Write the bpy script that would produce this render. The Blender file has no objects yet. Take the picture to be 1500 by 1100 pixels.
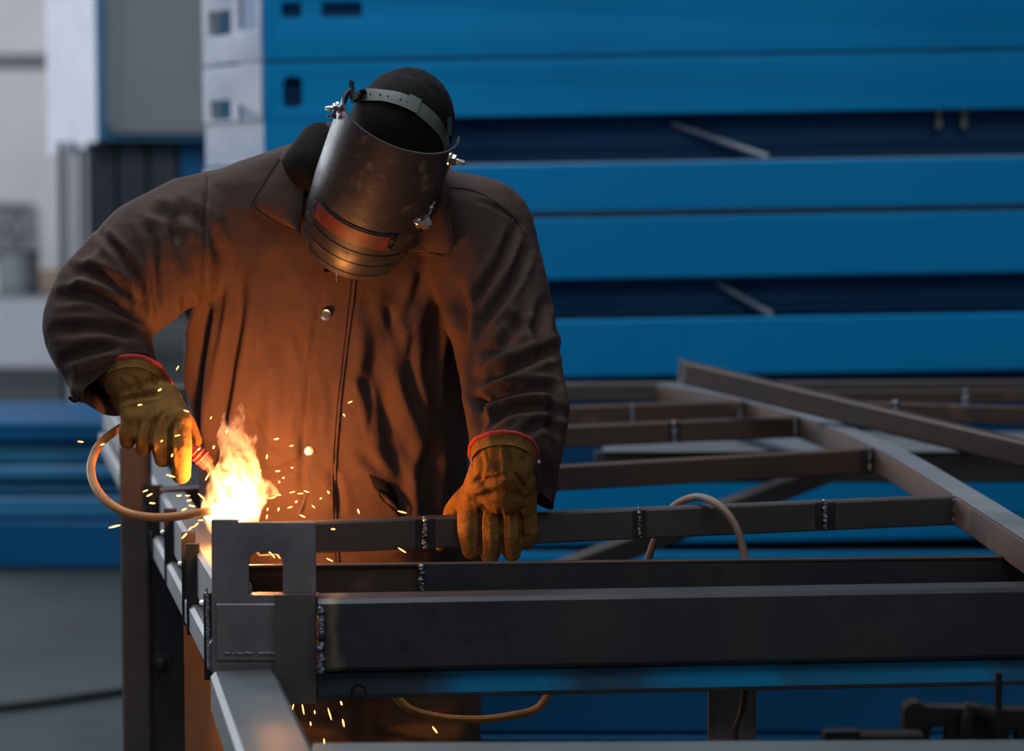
import bpy, bmesh, math, random
import numpy as np
from mathutils import Vector, Matrix, noise
from mathutils.bvhtree import BVHTree

random.seed(7)
S = bpy.context.scene
C = S.collection
# ------------------------------------------------------------------ camera
F, CX, CY, HZ, CAMZ = 3400.0, 750.0, 550.0, 290.0, 1.40
TH = math.atan((CY - HZ) / F)
cam = bpy.data.objects.new('camera', bpy.data.cameras.new('camera'))
C.objects.link(cam)
cam.location = (0, 0, CAMZ)
cam.rotation_euler = (math.pi / 2 - TH, 0, 0)
cam.data.sensor_width = 36
cam.data.lens = F / 1500 * 36
cam.data.clip_end = 200
cam.data.dof.use_dof = True
cam.data.dof.focus_distance = 3.45
cam.data.dof.aperture_fstop = 3.2
S.camera = cam
S.view_settings.view_transform = 'Standard'
S.view_settings.look = 'None'
S.view_settings.gamma = 1
S.view_settings.exposure = 0
S.view_settings.use_curve_mapping = False
# ------------------------------------------------------------------ world and large lights
W = bpy.data.worlds.new('hall_air'); S.world = W; W.use_nodes = True
W.node_tree.nodes['Background'].inputs[0].default_value = (0.80, 0.90, 1.0, 1)
W.node_tree.nodes['Background'].inputs[1].default_value = 0.14


def area(name, loc, target, sx, sy, power, col):
    l = bpy.data.lights.new(name, 'AREA'); l.shape = 'RECTANGLE'; l.size = sx; l.size_y = sy
    l.energy = power; l.color = col
    o = bpy.data.objects.new(name, l); C.objects.link(o); o.location = loc
    o.rotation_euler = (Vector(target) - Vector(loc)).to_track_quat('-Z', 'Y').to_euler()
    return o


area('door_daylight', (-9, 13.0, 3.0), (-1, 11, 0.8), 8, 5, 900, (0.86, 0.91, 1.0))
area('roof_light', (-1.5, 5.0, 6.5), (-0.5, 5.2, 0), 6, 3, 420, (0.84, 0.91, 1.0))
area('front_fill', (1.0, -3.0, 5.0), (0.3, 6, 1.2), 5, 2, 95, (0.82, 0.90, 1.0))  # added fill behind the camera for surfaces that face it
area('wall_fill', (-9, 24, 6.5), (-8, 33, 2.5), 8, 4, 850, (0.92, 0.94, 1.0))  # added fill light that brightens the pale back wall


def P(px, py, D):
    """pixel of the photograph and a distance D along the floor -> point of the place"""
    x = (px - CX) / F; y = -(py - CY) / F
    d = Vector((x, math.cos(TH) + y * math.sin(TH), -math.sin(TH) + y * math.cos(TH)))
    d *= D / d.y
    return Vector((d.x, d.y, d.z + CAMZ))


def proj(V):
    """n x 3 points -> pixels (used once, to place creases on the cloth)"""
    v = V - np.array([0, 0, CAMZ])
    r = v[:, 0]; f = v[:, 1] * math.cos(TH) - v[:, 2] * math.sin(TH); u = v[:, 1] * math.sin(TH) + v[:, 2] * math.cos(TH)
    return np.stack([CX + F * r / f, CY - F * u / f], 1)


# ------------------------------------------------------------------ materials
def mat(name, col, rough=0.6, metal=0.0, col2=None, scale=8.0, lo=0.4, hi=0.65, detail=6.0, bump=0.0, bscale=60.0,
        stretch=(1, 1, 1), emit=None, estr=0.0, sheen=0.0, spec=0.5, col3=None, scale3=30.0, rough2=None):
    m = bpy.data.materials.new(name); m.use_nodes = True
    nt = m.node_tree; b = nt.nodes['Principled BSDF']
    b.inputs['Base Color'].default_value = (*col, 1)
    b.inputs['Roughness'].default_value = rough
    b.inputs['Metallic'].default_value = metal
    b.inputs['Specular IOR Level'].default_value = spec
    if sheen:
        b.inputs['Sheen Weight'].default_value = sheen
    tc = nt.nodes.new('ShaderNodeTexCoord'); mp = nt.nodes.new('ShaderNodeMapping')
    mp.inputs['Scale'].default_value = stretch
    nt.links.new(tc.outputs['Object'], mp.inputs['Vector'])

    def layer(colour_in, c2, sc, l, h):
        n = nt.nodes.new('ShaderNodeTexNoise'); n.inputs['Scale'].default_value = sc; n.inputs['Detail'].default_value = detail
        nt.links.new(mp.outputs[0], n.inputs['Vector'])
        r = nt.nodes.new('ShaderNodeValToRGB'); r.color_ramp.elements[0].position = l; r.color_ramp.elements[1].position = h
        nt.links.new(n.outputs['Fac'], r.inputs[0])
        mx = nt.nodes.new('ShaderNodeMix'); mx.data_type = 'RGBA'
        nt.links.new(r.outputs[0], mx.inputs[0])
        if isinstance(colour_in, tuple):
            mx.inputs[6].default_value = (*colour_in, 1)
        else:
            nt.links.new(colour_in, mx.inputs[6])
        mx.inputs[7].default_value = (*c2, 1)
        return mx.outputs[2], r.outputs[0]
    out = None
    if col2:
        out, fac = layer(col, col2, scale, lo, hi)
        if rough2 is not None:
            mr = nt.nodes.new('ShaderNodeMapRange'); mr.inputs[3].default_value = rough; mr.inputs[4].default_value = rough2
            nt.links.new(fac, mr.inputs[0]); nt.links.new(mr.outputs[0], b.inputs['Roughness'])
    if col3:
        out, _ = layer(out or col, col3, scale3, 0.6, 0.72)
    if out:
        nt.links.new(out, b.inputs['Base Color'])
    if bump:
        n = nt.nodes.new('ShaderNodeTexNoise'); n.inputs['Scale'].default_value = bscale; n.inputs['Detail'].default_value = 5
        nt.links.new(mp.outputs[0], n.inputs['Vector'])
        bp = nt.nodes.new('ShaderNodeBump'); bp.inputs['Strength'].default_value = bump; bp.inputs['Distance'].default_value = 0.004
        nt.links.new(n.outputs['Fac'], bp.inputs['Height']); nt.links.new(bp.outputs[0], b.inputs['Normal'])
    if emit:
        b.inputs['Emission Color'].default_value = (*emit, 1); b.inputs['Emission Strength'].default_value = estr
    return m


M = {}
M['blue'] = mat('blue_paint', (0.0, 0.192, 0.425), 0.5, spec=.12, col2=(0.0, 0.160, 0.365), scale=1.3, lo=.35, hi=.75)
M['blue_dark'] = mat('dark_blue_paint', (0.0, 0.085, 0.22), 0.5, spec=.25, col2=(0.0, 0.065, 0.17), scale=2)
M['blue_grey'] = mat('blue_grey_paint', (0.03, 0.18, 0.33), 0.4, col2=(0.015, 0.13, 0.27), scale=2)
M['steel'] = mat('mill_scale_steel', (0.030, 0.030, 0.037), 0.44, 0.35, col2=(0.056, 0.048, 0.048), scale=7, lo=.4, hi=.7, bump=.08, bscale=50, col3=(0.02, 0.02, 0.024), scale3=14)
M['steel_brown'] = mat('rust_brown_steel', (0.080, 0.042, 0.029), 0.5, 0.25, col2=(0.048, 0.031, 0.026), scale=5, lo=.35, hi=.7, stretch=(1, 1, 1), bump=.08, bscale=60, col3=(0.13, 0.07, 0.045), scale3=11)
M['steel_dark'] = mat('dark_steel', (0.022, 0.021, 0.022), 0.55, 0.3, col2=(0.04, 0.035, 0.034), scale=9, bump=.08)
M['steel_light'] = mat('pale_bare_steel', (0.20, 0.205, 0.215), 0.42, 0.15, col2=(0.13, 0.133, 0.142), scale=6, lo=.35, hi=.75, stretch=(1, 1, 1), bump=.05)
M['plate_steel'] = mat('grey_plate_steel', (0.185, 0.155, 0.155), 0.5, 0.2, col2=(0.125, 0.108, 0.112), scale=9, bump=.08, col3=(0.21, 0.165, 0.15), scale3=13)
M['steel_mid'] = mat('grey_bare_steel', (0.105, 0.120, 0.124), 0.45, 0.15, col2=(0.07, 0.082, 0.087), scale=7, lo=.35, hi=.75, bump=.05)
M['end_glare'] = mat('blue_paint_with_glare', (0.25, 0.275, 0.335), 0.5, spec=.2, col2=(0.10, 0.16, 0.26), scale=5, lo=.45, hi=.75)  # daylight glare on blue paint, put into the colour as a pale tone
M['steel_brown2'] = mat('brown_black_steel', (0.088, 0.068, 0.062), 0.5, 0.3, col2=(0.12, 0.088, 0.074), scale=12, bump=.08)
M['weld'] = mat('weld_metal', (0.22, 0.23, 0.25), 0.3, 0.9, col2=(0.05, 0.05, 0.055), scale=90, lo=.45, hi=.6, bump=.4, bscale=300)
M['rust'] = mat('rusty_sheet', (0.21, 0.125, 0.07), 0.7, 0.1, col2=(0.16, 0.09, 0.05), scale=7, bump=.1)
M['bolt'] = mat('zinc_bolt', (0.5, 0.48, 0.44), 0.3, 0.9, col2=(0.25, 0.22, 0.2), scale=80)
M['jacket'] = mat('brown_work_cotton', (0.060, 0.034, 0.028), 0.85, col2=(0.045, 0.027, 0.023), scale=7, lo=.35, hi=.7, bump=.32, bscale=90, spec=.2)
M['jacket_dark'] = mat('dark_jacket_lining', (0.007, 0.006, 0.006), 0.9, spec=.1, col2=(0.011, 0.009, 0.008), scale=30)
M['stitch'] = mat('stitching', (0.05, 0.032, 0.027), 0.9, spec=.1)
M['glove'] = mat('tan_split_leather', (0.215, 0.106, 0.026), 0.9, col2=(0.13, 0.062, 0.018), scale=22, lo=.4, hi=.7, bump=.5, bscale=160, spec=.15, col3=(0.085, 0.05, 0.02), scale3=30)
M['hem'] = mat('red_glove_binding', (0.42, 0.045, 0.035), 0.85, spec=.2, bump=.3, bscale=300)
M['mask'] = mat('worn_black_fibre', (0.024, 0.025, 0.029), 0.42, 0.0, spec=.4, col2=(0.048, 0.044, 0.042), scale=18, lo=.5, hi=.72, bump=.10, bscale=90, col3=(0.085, 0.072, 0.058), scale3=42, rough2=.62)
M['mask_in'] = mat('mask_inside', (0.006, 0.006, 0.007), 0.7)
M['red_frame'] = mat('worn_red_frame', (0.13, 0.024, 0.018), 0.5, col2=(0.07, 0.022, 0.017), scale=40, bump=.1)
M['band'] = mat('grey_plastic_band', (0.115, 0.118, 0.105), 0.55, col2=(0.09, 0.09, 0.08), scale=30)
M['tube_brown'] = mat('dark_brown_tube', (0.052, 0.031, 0.024), 0.55, 0.2, col2=(0.035, 0.024, 0.021), scale=6, bump=.08)
M['black'] = mat('black_knit', (0.006, 0.0055, 0.0055), 0.9, spec=.15, bump=.4, bscale=220)
M['skin'] = mat('skin', (0.45, 0.27, 0.19), 0.55, col2=(0.40, 0.22, 0.15), scale=25)
M['trouser'] = mat('dark_brown_trousers', (0.070, 0.045, 0.034), 0.9, spec=.2, col2=(0.045, 0.03, 0.025), scale=9, bump=.3, bscale=80)
M['boot'] = mat('black_boot_leather', (0.015, 0.013, 0.012), 0.5, bump=.2)
M['cable'] = mat('orange_cable_rubber', (0.42, 0.17, 0.035), 0.55, col2=(0.28, 0.10, 0.025), scale=30)
M['cable_grey'] = mat('dusty_cable_rubber', (0.17, 0.125, 0.10), 0.6, col2=(0.12, 0.07, 0.045), scale=12)
M['cable_black'] = mat('black_cable_rubber', (0.014, 0.013, 0.013), 0.55)
M['iron_black'] = mat('black_iron', (0.006, 0.006, 0.007), 0.7, spec=.2, col2=(0.010, 0.009, 0.009), scale=20)
M['torch_red'] = mat('red_torch_plastic', (0.50, 0.05, 0.045), 0.45, col2=(0.33, 0.035, 0.03), scale=50)
M['white'] = mat('white_paint', (0.42, 0.43, 0.47), 0.5, col2=(0.37, 0.39, 0.43), scale=3)
M['daylit_side'] = mat('daylit_blue_paint', (0.36, 0.375, 0.42), 0.4, col2=(0.29, 0.32, 0.39), scale=6, lo=.45, hi=.7)  # pale tone paints the daylight on the cabin's blue side
M['grey_panel'] = mat('grey_panel', (0.215, 0.235, 0.255), 0.6, col2=(0.20, 0.22, 0.235), scale=2)
M['wall'] = mat('hall_wall', (0.55, 0.55, 0.57), 0.8, col2=(0.50, 0.50, 0.52), scale=1.2)
M['wall_dark'] = mat('wall_dark_trim', (0.13, 0.135, 0.15), 0.7)
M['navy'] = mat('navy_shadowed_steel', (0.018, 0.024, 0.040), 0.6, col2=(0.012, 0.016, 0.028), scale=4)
M['beige'] = mat('beige_board', (0.50, 0.37, 0.26), 0.8, col2=(0.44, 0.32, 0.22), scale=5)
M['floor'] = mat('concrete', (0.027, 0.037, 0.043), 0.75, col2=(0.014, 0.021, 0.026), scale=1.1, lo=.35, hi=.7, detail=9, bump=.15, bscale=9, col3=(0.012, 0.017, 0.020), scale3=3.2)
M['spark'] = mat('hot_spark', (0, 0, 0), 1, emit=(1.0, 0.36, 0.085), estr=5)
M['arc'] = mat('arc_plasma', (0, 0, 0), 1, emit=(1.0, 0.72, 0.33), estr=26)


# ------------------------------------------------------------------ mesh helpers
class MB:
    def __init__(s):
        s.v = []; s.f = []

    def add(s, vs, fs):
        n = len(s.v); s.v += [tuple(p) for p in vs]; s.f += [tuple(i + n for i in f) for f in fs]
        return s

    def box(s, lo, hi):
        x0, y0, z0 = lo; x1, y1, z1 = hi
        return s.add([(x0, y0, z0), (x1, y0, z0), (x1, y1, z0), (x0, y1, z0), (x0, y0, z1), (x1, y0, z1), (x1, y1, z1), (x0, y1, z1)],
                     [(3, 2, 1, 0), (4, 5, 6, 7), (0, 1, 5, 4), (1, 2, 6, 5), (2, 3, 7, 6), (3, 0, 4, 7)])

    def sweep(s, prof, path, up=(0, 0, 1), inner=None, scales=None):
        path = [Vector(p) for p in path]; up = Vector(up); n = len(path)
        rings = []; rin = []
        for i, p in enumerate(path):
            t = (path[min(i + 1, n - 1)] - path[max(i - 1, 0)]).normalized()
            a = t.cross(up)
            if a.length < 1e-4:
                a = t.cross(Vector((0, 1, 0)))
            a.normalize(); b = a.cross(t).normalized()
            k = scales[i] if scales else 1
            rings.append([p + a * (q[0] * k) + b * (q[1] * k) for q in prof])
            if inner:
                rin.append([p + a * q[0] + b * q[1] for q in inner])
        m = len(prof); vs = [q for r in rings for q in r]; fs = []
        for i in range(n - 1):
            for j in range(m):
                k = (j + 1) % m
                fs.append((i * m + j, i * m + k, (i + 1) * m + k, (i + 1) * m + j))
        if inner:
            o = len(vs); vs += [q for r in rin for q in r]
            for i in range(n - 1):
                for j in range(m):
                    k = (j + 1) % m
                    fs.append((o + i * m + k, o + i * m + j, o + (i + 1) * m + j, o + (i + 1) * m + k))
            for e, i in ((0, 0), (1, n - 1)):
                for j in range(m):
                    k = (j + 1) % m
                    q = (i * m + j, o + i * m + j, o + i * m + k, i * m + k)
                    fs.append(q if e == 0 else q[::-1])
        else:
            fs.append(tuple(range(m))[::-1]); fs.append(tuple((n - 1) * m + j for j in range(m)))
        return s.add(vs, fs)

    def tube(s, pts, r, n=10, sub=8, radii=None):
        q = catmull(pts, sub)
        sc = None
        if radii:
            sc = list(np.interp(np.linspace(0, 1, len(q)), np.linspace(0, 1, len(radii)), radii)); r = 1
        prof = [(r * math.cos(2 * math.pi * k / n), r * math.sin(2 * math.pi * k / n)) for k in range(n)]
        return s.sweep(prof, q, up=(0.13, 0.35, 0.93), scales=sc)

    def lathe(s, base, axis, prof, n=18):
        axis = Vector(axis).normalized(); a = axis.orthogonal().normalized(); b = axis.cross(a)
        base = Vector(base); vs = []; fs = []; m = len(prof)
        for r, h in prof:
            for k in range(n):
                t = 2 * math.pi * k / n
                vs.append(base + axis * h + (a * math.cos(t) + b * math.sin(t)) * r)
        for i in range(m - 1):
            for k in range(n):
                l = (k + 1) % n
                fs.append((i * n + k, i * n + l, (i + 1) * n + l, (i + 1) * n + k))
        fs.append(tuple(range(n))[::-1]); fs.append(tuple((m - 1) * n + k for k in range(n)))
        return s.add(vs, fs)

    def ball(s, c, rx, ry=None, rz=None, n=12, m=8, rot=None):
        ry = ry or rx; rz = rz or rx; c = Vector(c); vs = []; fs = []
        for i in range(1, m):
            ph = math.pi * i / m
            for k in range(n):
                t = 2 * math.pi * k / n
                p = Vector((rx * math.sin(ph) * math.cos(t), ry * math.sin(ph) * math.sin(t), rz * math.cos(ph)))
                vs.append(c + (rot @ p if rot else p))
        top = len(vs); d = Vector((0, 0, rz)); d = rot @ d if rot else d
        vs += [c + d, c - d]
        for i in range(m - 2):
            for k in range(n):
                l = (k + 1) % n
                fs.append((i * n + k, (i + 1) * n + k, (i + 1) * n + l, i * n + l))
        for k in range(n):
            l = (k + 1) % n
            fs.append((top, k, l)); fs.append((top + 1, (m - 2) * n + l, (m - 2) * n + k))
        return s.add(vs, fs)

    def loft(s, rings):
        m = len(rings[0]); vs = [p for r in rings for p in r]; fs = []
        for i in range(len(rings) - 1):
            for j in range(m):
                k = (j + 1) % m
                fs.append((i * m + j, i * m + k, (i + 1) * m + k, (i + 1) * m + j))
        fs.append(tuple(range(m))[::-1]); fs.append(tuple((len(rings) - 1) * m + j for j in range(m)))
        return s.add(vs, fs)

    def chain(s, pts, radii, n=14):
        """tapered limb: cones between balls, to be fused by a voxel remesh"""
        for (a, ra), (b, rb) in zip(list(zip(pts, radii))[:-1], list(zip(pts, radii))[1:]):
            k = 5
            for i in range(k + 1):
                t = i / k
                s.ball(Vector(a).lerp(Vector(b), t), ra + (rb - ra) * t, n=n, m=10)
        return s

    def mesh(s, name, smooth=True):
        me = bpy.data.meshes.new(name); me.from_pydata(s.v, [], s.f); me.validate(); me.update()
        bm = bmesh.new(); bm.from_mesh(me); bmesh.ops.recalc_face_normals(bm, faces=bm.faces); bm.to_mesh(me); bm.free()
        if smooth:
            me.polygons.foreach_set('use_smooth', [True] * len(me.polygons))
        return me


def catmull(pts, sub=8):
    pts = [Vector(p) for p in pts]; out = []
    for i in range(len(pts) - 1):
        p0 = pts[max(i - 1, 0)]; p1 = pts[i]; p2 = pts[i + 1]; p3 = pts[min(i + 2, len(pts) - 1)]
        for k in range(sub):
            t = k / sub
            out.append(0.5 * ((2 * p1) + (p2 - p0) * t + (2 * p0 - 5 * p1 + 4 * p2 - p3) * t * t + (-p0 + 3 * p1 - 3 * p2 + p3) * t ** 3))
    out.append(pts[-1])
    return out


def rect(a0, a1, b0, b1, c=0.004):
    """chamfered rectangle profile"""
    return [(a0 + c, b0), (a1 - c, b0), (a1, b0 + c), (a1, b1 - c), (a1 - c, b1), (a0 + c, b1), (a0, b1 - c), (a0, b0 + c)]


def obj(name, m, material, parent=None, smooth=True, sharp=35):
    me = m.mesh(name, smooth) if isinstance(m, MB) else m
    me.materials.clear(); me.materials.append(M[material] if isinstance(material, str) else material)
    o = bpy.data.objects.new(name, me); C.objects.link(o)
    if smooth and sharp:
        me.set_sharp_from_angle(angle=math.radians(sharp))
    if parent:
        o.parent = parent; base = parent
        inv = Matrix.Identity(4); q = parent
        while q:
            inv = Matrix.Translation(-Vector(q.location)) @ inv if q.type == 'EMPTY' else inv
            q = q.parent
        o.matrix_parent_inverse = inv if parent.type == 'EMPTY' else Matrix.Identity(4)
    return o


def thing(name, label, cat, loc=(0, 0, 0), group=None):
    o = bpy.data.objects.new(name, None); C.objects.link(o); o.location = loc; o.empty_display_size = .05
    o['label'] = label; o['category'] = cat
    if group:
        o['group'] = group
    return o


def tag(o, label, cat, group=None, kind=None):
    o['label'] = label; o['category'] = cat
    if group:
        o['group'] = group
    if kind:
        o['kind'] = kind
    return o


def struct(o):
    o['kind'] = 'structure'
    return o


def fused(mb, voxel, smooth_iter=4, smooth_fac=.5):
    """voxel-fuse overlapping closed solids into one continuous mesh"""
    me = mb.mesh('tmp'); o = bpy.data.objects.new('tmp', me); C.objects.link(o)
    r = o.modifiers.new('r', 'REMESH'); r.mode = 'VOXEL'; r.voxel_size = voxel
    if smooth_iter:
        sm = o.modifiers.new('s', 'SMOOTH'); sm.iterations = smooth_iter; sm.factor = smooth_fac
    dg = bpy.context.evaluated_depsgraph_get()
    e = o.evaluated_get(dg); out = bpy.data.meshes.new_from_object(e)
    bpy.data.objects.remove(o); bpy.data.meshes.remove(me)
    out.polygons.foreach_set('use_smooth', [True] * len(out.polygons))
    return out


def verts(me):
    a = np.empty(len(me.vertices) * 3); me.vertices.foreach_get('co', a)
    return a.reshape(-1, 3)


def normals(me):
    return np.array([v.normal[:] for v in me.vertices])


def crease(me, lines, front=True, weight=None):
    """push folds into cloth or leather. lines: (pixel polyline, depth m, half width px)"""
    V = verts(me); N = normals(me); Q = proj(V)
    face = np.clip(-N[:, 1] * 2.0 + .25, 0, 1) if front else np.ones(len(V))
    D = np.zeros(len(V))
    for pts, depth, w in lines:
        pts = np.array([p[:2] for p in catmull([(x, y, 0) for x, y in pts], 5)])
        best = np.full(len(V), 1e9); along = np.zeros(len(V)); L = 0
        tot = np.linalg.norm(np.diff(pts, axis=0), axis=1).sum()
        for a, b in zip(pts[:-1], pts[1:]):
            ab = b - a; l = np.linalg.norm(ab) + 1e-9
            t = np.clip(((Q - a) @ ab) / (l * l), 0, 1)
            d = np.linalg.norm(Q - (a + t[:, None] * ab), axis=1)
            m = d < best; best[m] = d[m]; along[m] = (L + t[m] * l) / tot; L += l
        t = best / w
        taper = np.clip(np.minimum(along, 1 - along) * 5, 0, 1)
        D += depth * taper * (-np.exp(-t * t) + .45 * np.exp(-((t - 1.9) / .75) ** 2))
    if weight is not None:
        D += weight(V)
    V = V + N * (D * face)[:, None]
    me.vertices.foreach_set('co', V.reshape(-1)); me.update()


def bvh(me):
    V = verts(me)
    return BVHTree.FromPolygons([tuple(v) for v in V], [tuple(p.vertices) for p in me.polygons])


def hit(tree, px, py, off=0.0, fallback=3.7):
    d = (P(px, py, 4) - Vector((0, 0, CAMZ))).normalized()
    h = tree.ray_cast(Vector((0, 0, CAMZ)), d)
    if h[0] is None:
        return P(px, py, fallback)
    return h[0] - d * off


def patch(tree, rows, off, thick, fallback=3.7, bulge=0.0):
    """a thick strip of cloth laid over a surface; rows of pixels"""
    n = len(rows); m = len(rows[0]); mb = MB(); fr = []; bk = []
    for i, r in enumerate(rows):
        for j, (x, y) in enumerate(r):
            b = bulge * math.sin(math.pi * j / (m - 1)) if m > 1 else 0
            p = hit(tree, x, y, off + b, fallback); d = (p - Vector((0, 0, CAMZ))).normalized()
            fr.append(p); bk.append(p + d * (thick + b))
    fs = []
    q = n * m
    for i in range(n - 1):
        for j in range(m - 1):
            a, b, c, d = i * m + j, i * m + j + 1, (i + 1) * m + j + 1, (i + 1) * m + j
            fs += [(a, b, c, d), (q + d, q + c, q + b, q + a)]
    edge = [j for j in range(m)] + [(i + 1) * m + m - 1 for i in range(n - 1)] + [(n - 1) * m + j for j in range(m - 2, -1, -1)] + [i * m for i in range(n - 2, 0, -1)]
    for a, b in zip(edge, edge[1:] + edge[:1]):
        fs.append((b, a, q + a, q + b))
    return mb.add(fr + bk, fs)


def between(l0, l1, m, sub=6):
    a = catmull([(x, y, 0) for x, y in l0], sub); b = catmull([(x, y, 0) for x, y in l1], sub)
    k = max(len(a), len(b))

    def at(c, t):
        f = t * (len(c) - 1); i = min(int(f), len(c) - 2)
        return c[i].lerp(c[i + 1], f - i)
    return [[tuple(at(a, i / (k - 1)).lerp(at(b, i / (k - 1)), j / (m - 1)))[:2] for j in range(m)] for i in range(k)]


def plate(outer, holes, thick, origin, u, v, name='plate'):
    """flat plate with cut-outs. outline in metres along u and v"""
    cu = bpy.data.curves.new('tmp', 'CURVE'); cu.dimensions = '2D'; cu.fill_mode = 'BOTH'; cu.extrude = thick / 2; cu.bevel_depth = 0.0008
    for loop in [outer] + holes:
        sp = cu.splines.new('POLY'); sp.points.add(len(loop) - 1); sp.use_cyclic_u = True
        for p, q in zip(sp.points, loop):
            p.co = (q[0], q[1], 0, 1)
    o = bpy.data.objects.new('tmp', cu); C.objects.link(o)
    me = bpy.data.meshes.new_from_object(o.evaluated_get(bpy.context.evaluated_depsgraph_get()))
    bpy.data.objects.remove(o); bpy.data.curves.remove(cu)
    u = Vector(u).normalized(); v = Vector(v).normalized(); w = u.cross(v)
    me.transform(Matrix(((u.x, v.x, w.x, origin[0]), (u.y, v.y, w.y, origin[1]), (u.z, v.z, w.z, origin[2]), (0, 0, 0, 1))))
    me.name = name
    bm = bmesh.new(); bm.from_mesh(me); bmesh.ops.remove_doubles(bm, verts=bm.verts, dist=1e-5); bmesh.ops.recalc_face_normals(bm, faces=bm.faces); bm.to_mesh(me); bm.free()
    return me


def rrect(x0, x1, y0, y1, r, n=5, top_only=False):
    pts = []
    for cx, cy, a0 in ((x1 - r, y1 - r, 0), (x0 + r, y1 - r, 90), (x0 + r, y0 + r, 180), (x1 - r, y0 + r, 270)):
        if top_only and a0 >= 180:
            pts.append((x0 if a0 == 180 else x1, y0)); continue
        for k in range(n + 1):
            t = math.radians(a0 + 90 * k / n); pts.append((cx + r * math.cos(t), cy + r * math.sin(t)))
    return pts


def bead(p0, p1, r, n, seed=0):
    """a rippled weld bead"""
    rn = random.Random(seed); mb = MB()
    for i in range(n):
        t = i / max(n - 1, 1); p = Vector(p0).lerp(Vector(p1), t)
        p += Vector((rn.uniform(-.3, .3), rn.uniform(-.2, .1), rn.uniform(-.2, .2))) * r
        k = rn.uniform(.75, 1.2)
        mb.ball(p, r * k, r * .7 * k, r * .8 * k, n=9, m=6)
    return mb


# ================================================================== SETTING
mb = MB(); mb.box((-34, -4, -0.06), (22, 34, 0)); struct(obj('floor', mb, 'floor'))
mb = MB(); mb.box((-34, 33.4, 0), (22, 33.7, 9)); wall = struct(obj('wall_back', mb, 'wall'))
mb = MB(); mb.box((-34, 33.28, P(30, 96, 33.3).z), (22, 33.4, P(30, 78, 33.3).z)); struct(obj('trim_1', mb, 'wall_dark'))
w0, w1 = P(-60, 372, 33.3), P(46, 300, 33.3)
mb = MB(); mb.box((w0.x, 33.3, w0.z), (w1.x, 33.42, w1.z)); win = struct(obj('window_1', mb, 'wall_dark'))
mb = MB()
for a in (0, .33, .66, 1):
    x = w0.x + (w1.x - w0.x) * a; mb.box((x - .04, 33.24, w0.z), (x + .04, 33.32, w1.z))
for z in (w0.z, w1.z, (w0.z + w1.z) / 2):
    mb.box((w0.x, 33.24, z - .04), (w1.x, 33.32, z + .04))
obj('window_frame', mb, 'grey_panel', win)

# ---------------- far left: blue cabin on legs with a grey panel
D0 = 12.0
c0 = P(142, 205, D0); c1 = P(330, -60, D0)
t = thing('machine_cabin', 'blue cabin on legs with a big grey panel and a sunlit white side', 'cabin', (c0.x, D0, 0))
s0 = P(70, 225, 13.2); s1 = P(142, 205, D0)
mb = MB()
mb.box((c0.x, D0 + .05, c0.z), (c1.x, D0 + 2, c1.z + .5)); obj('body', mb, 'blue_grey', t)
g0 = P(152, 195, D0); g1 = P(318, -40, D0)
obj('grey_panel', plate(rrect(0, g1.x - g0.x, 0, g1.z - g0.z, .08), [], .03, (g0.x, D0 + .035, g0.z), (1, 0, 0), (0, 0, 1)), 'grey_panel', t)
mb = MB()
for i in range(5):
    a, b = i / 5, (i + .97) / 5
    q0 = s0.lerp(s1, a); q1 = s0.lerp(s1, b)
    dz = -.05 * (1 - a) + random.uniform(-.02, .02)
    mb.add([(q0.x, q0.y, s1.z + dz), (q1.x, q1.y, s1.z + dz), (q1.x, q1.y, c1.z + .5), (q0.x, q0.y, c1.z + .5),
            (q0.x + .05, q0.y + .05, s1.z + dz), (q1.x + .05, q1.y + .05, s1.z + dz), (q1.x + .05, q1.y + .05, c1.z + .5), (q0.x + .05, q0.y + .05, c1.z + .5)],
           [(0, 1, 2, 3), (7, 6, 5, 4), (0, 4, 5, 1), (1, 5, 6, 2), (2, 6, 7, 3), (3, 7, 4, 0)])
obj('side_cladding', mb, 'daylit_side', t)
mb = MB(); a = P(143, 205, D0); b = P(151, -60, D0); mb.box((a.x, D0 - .01, a.z), (b.x, D0 + .06, b.z + .4)); obj('corner_trim', mb, 'blue_grey', t)
for px, w, m_, dd in ((88, 6, 'navy', 12.6), (100, 10, 'white', 12.5), (117, 5, 'navy', 12.4), (127, 9, 'white', 12.3)):
    b = P(px, 235, dd); mb = MB(); k = w / F * dd / 2; mb.box((b.x - k, dd, 0), (b.x + k, dd + .05, b.z + .1)); obj('leg', mb, m_, t)
mb = MB(); a = P(140, 462, 12.25); b = P(325, 206, 12.2)
mb.box((a.x, 12.25, a.z), (b.x + .1, 13.8, b.z)); obj('undercarriage', mb, 'navy', t)
for px in (150, 195, 240):
    mb = MB(); a = P(px, 210, 12.2); k = .07; mb.box((a.x - k, 12.16, P(px, 466, 12.2).z), (a.x + k, 12.26, a.z)); obj('post', mb, 'navy', t)
mb = MB(); a = P(262, 210, 12.1); b = P(300, 210, 12.1); mb.box((a.x, 12.16, P(262, 460, 12.2).z), (b.x, 12.26, a.z)); obj('blue_post', mb, 'blue_dark', t)

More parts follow.
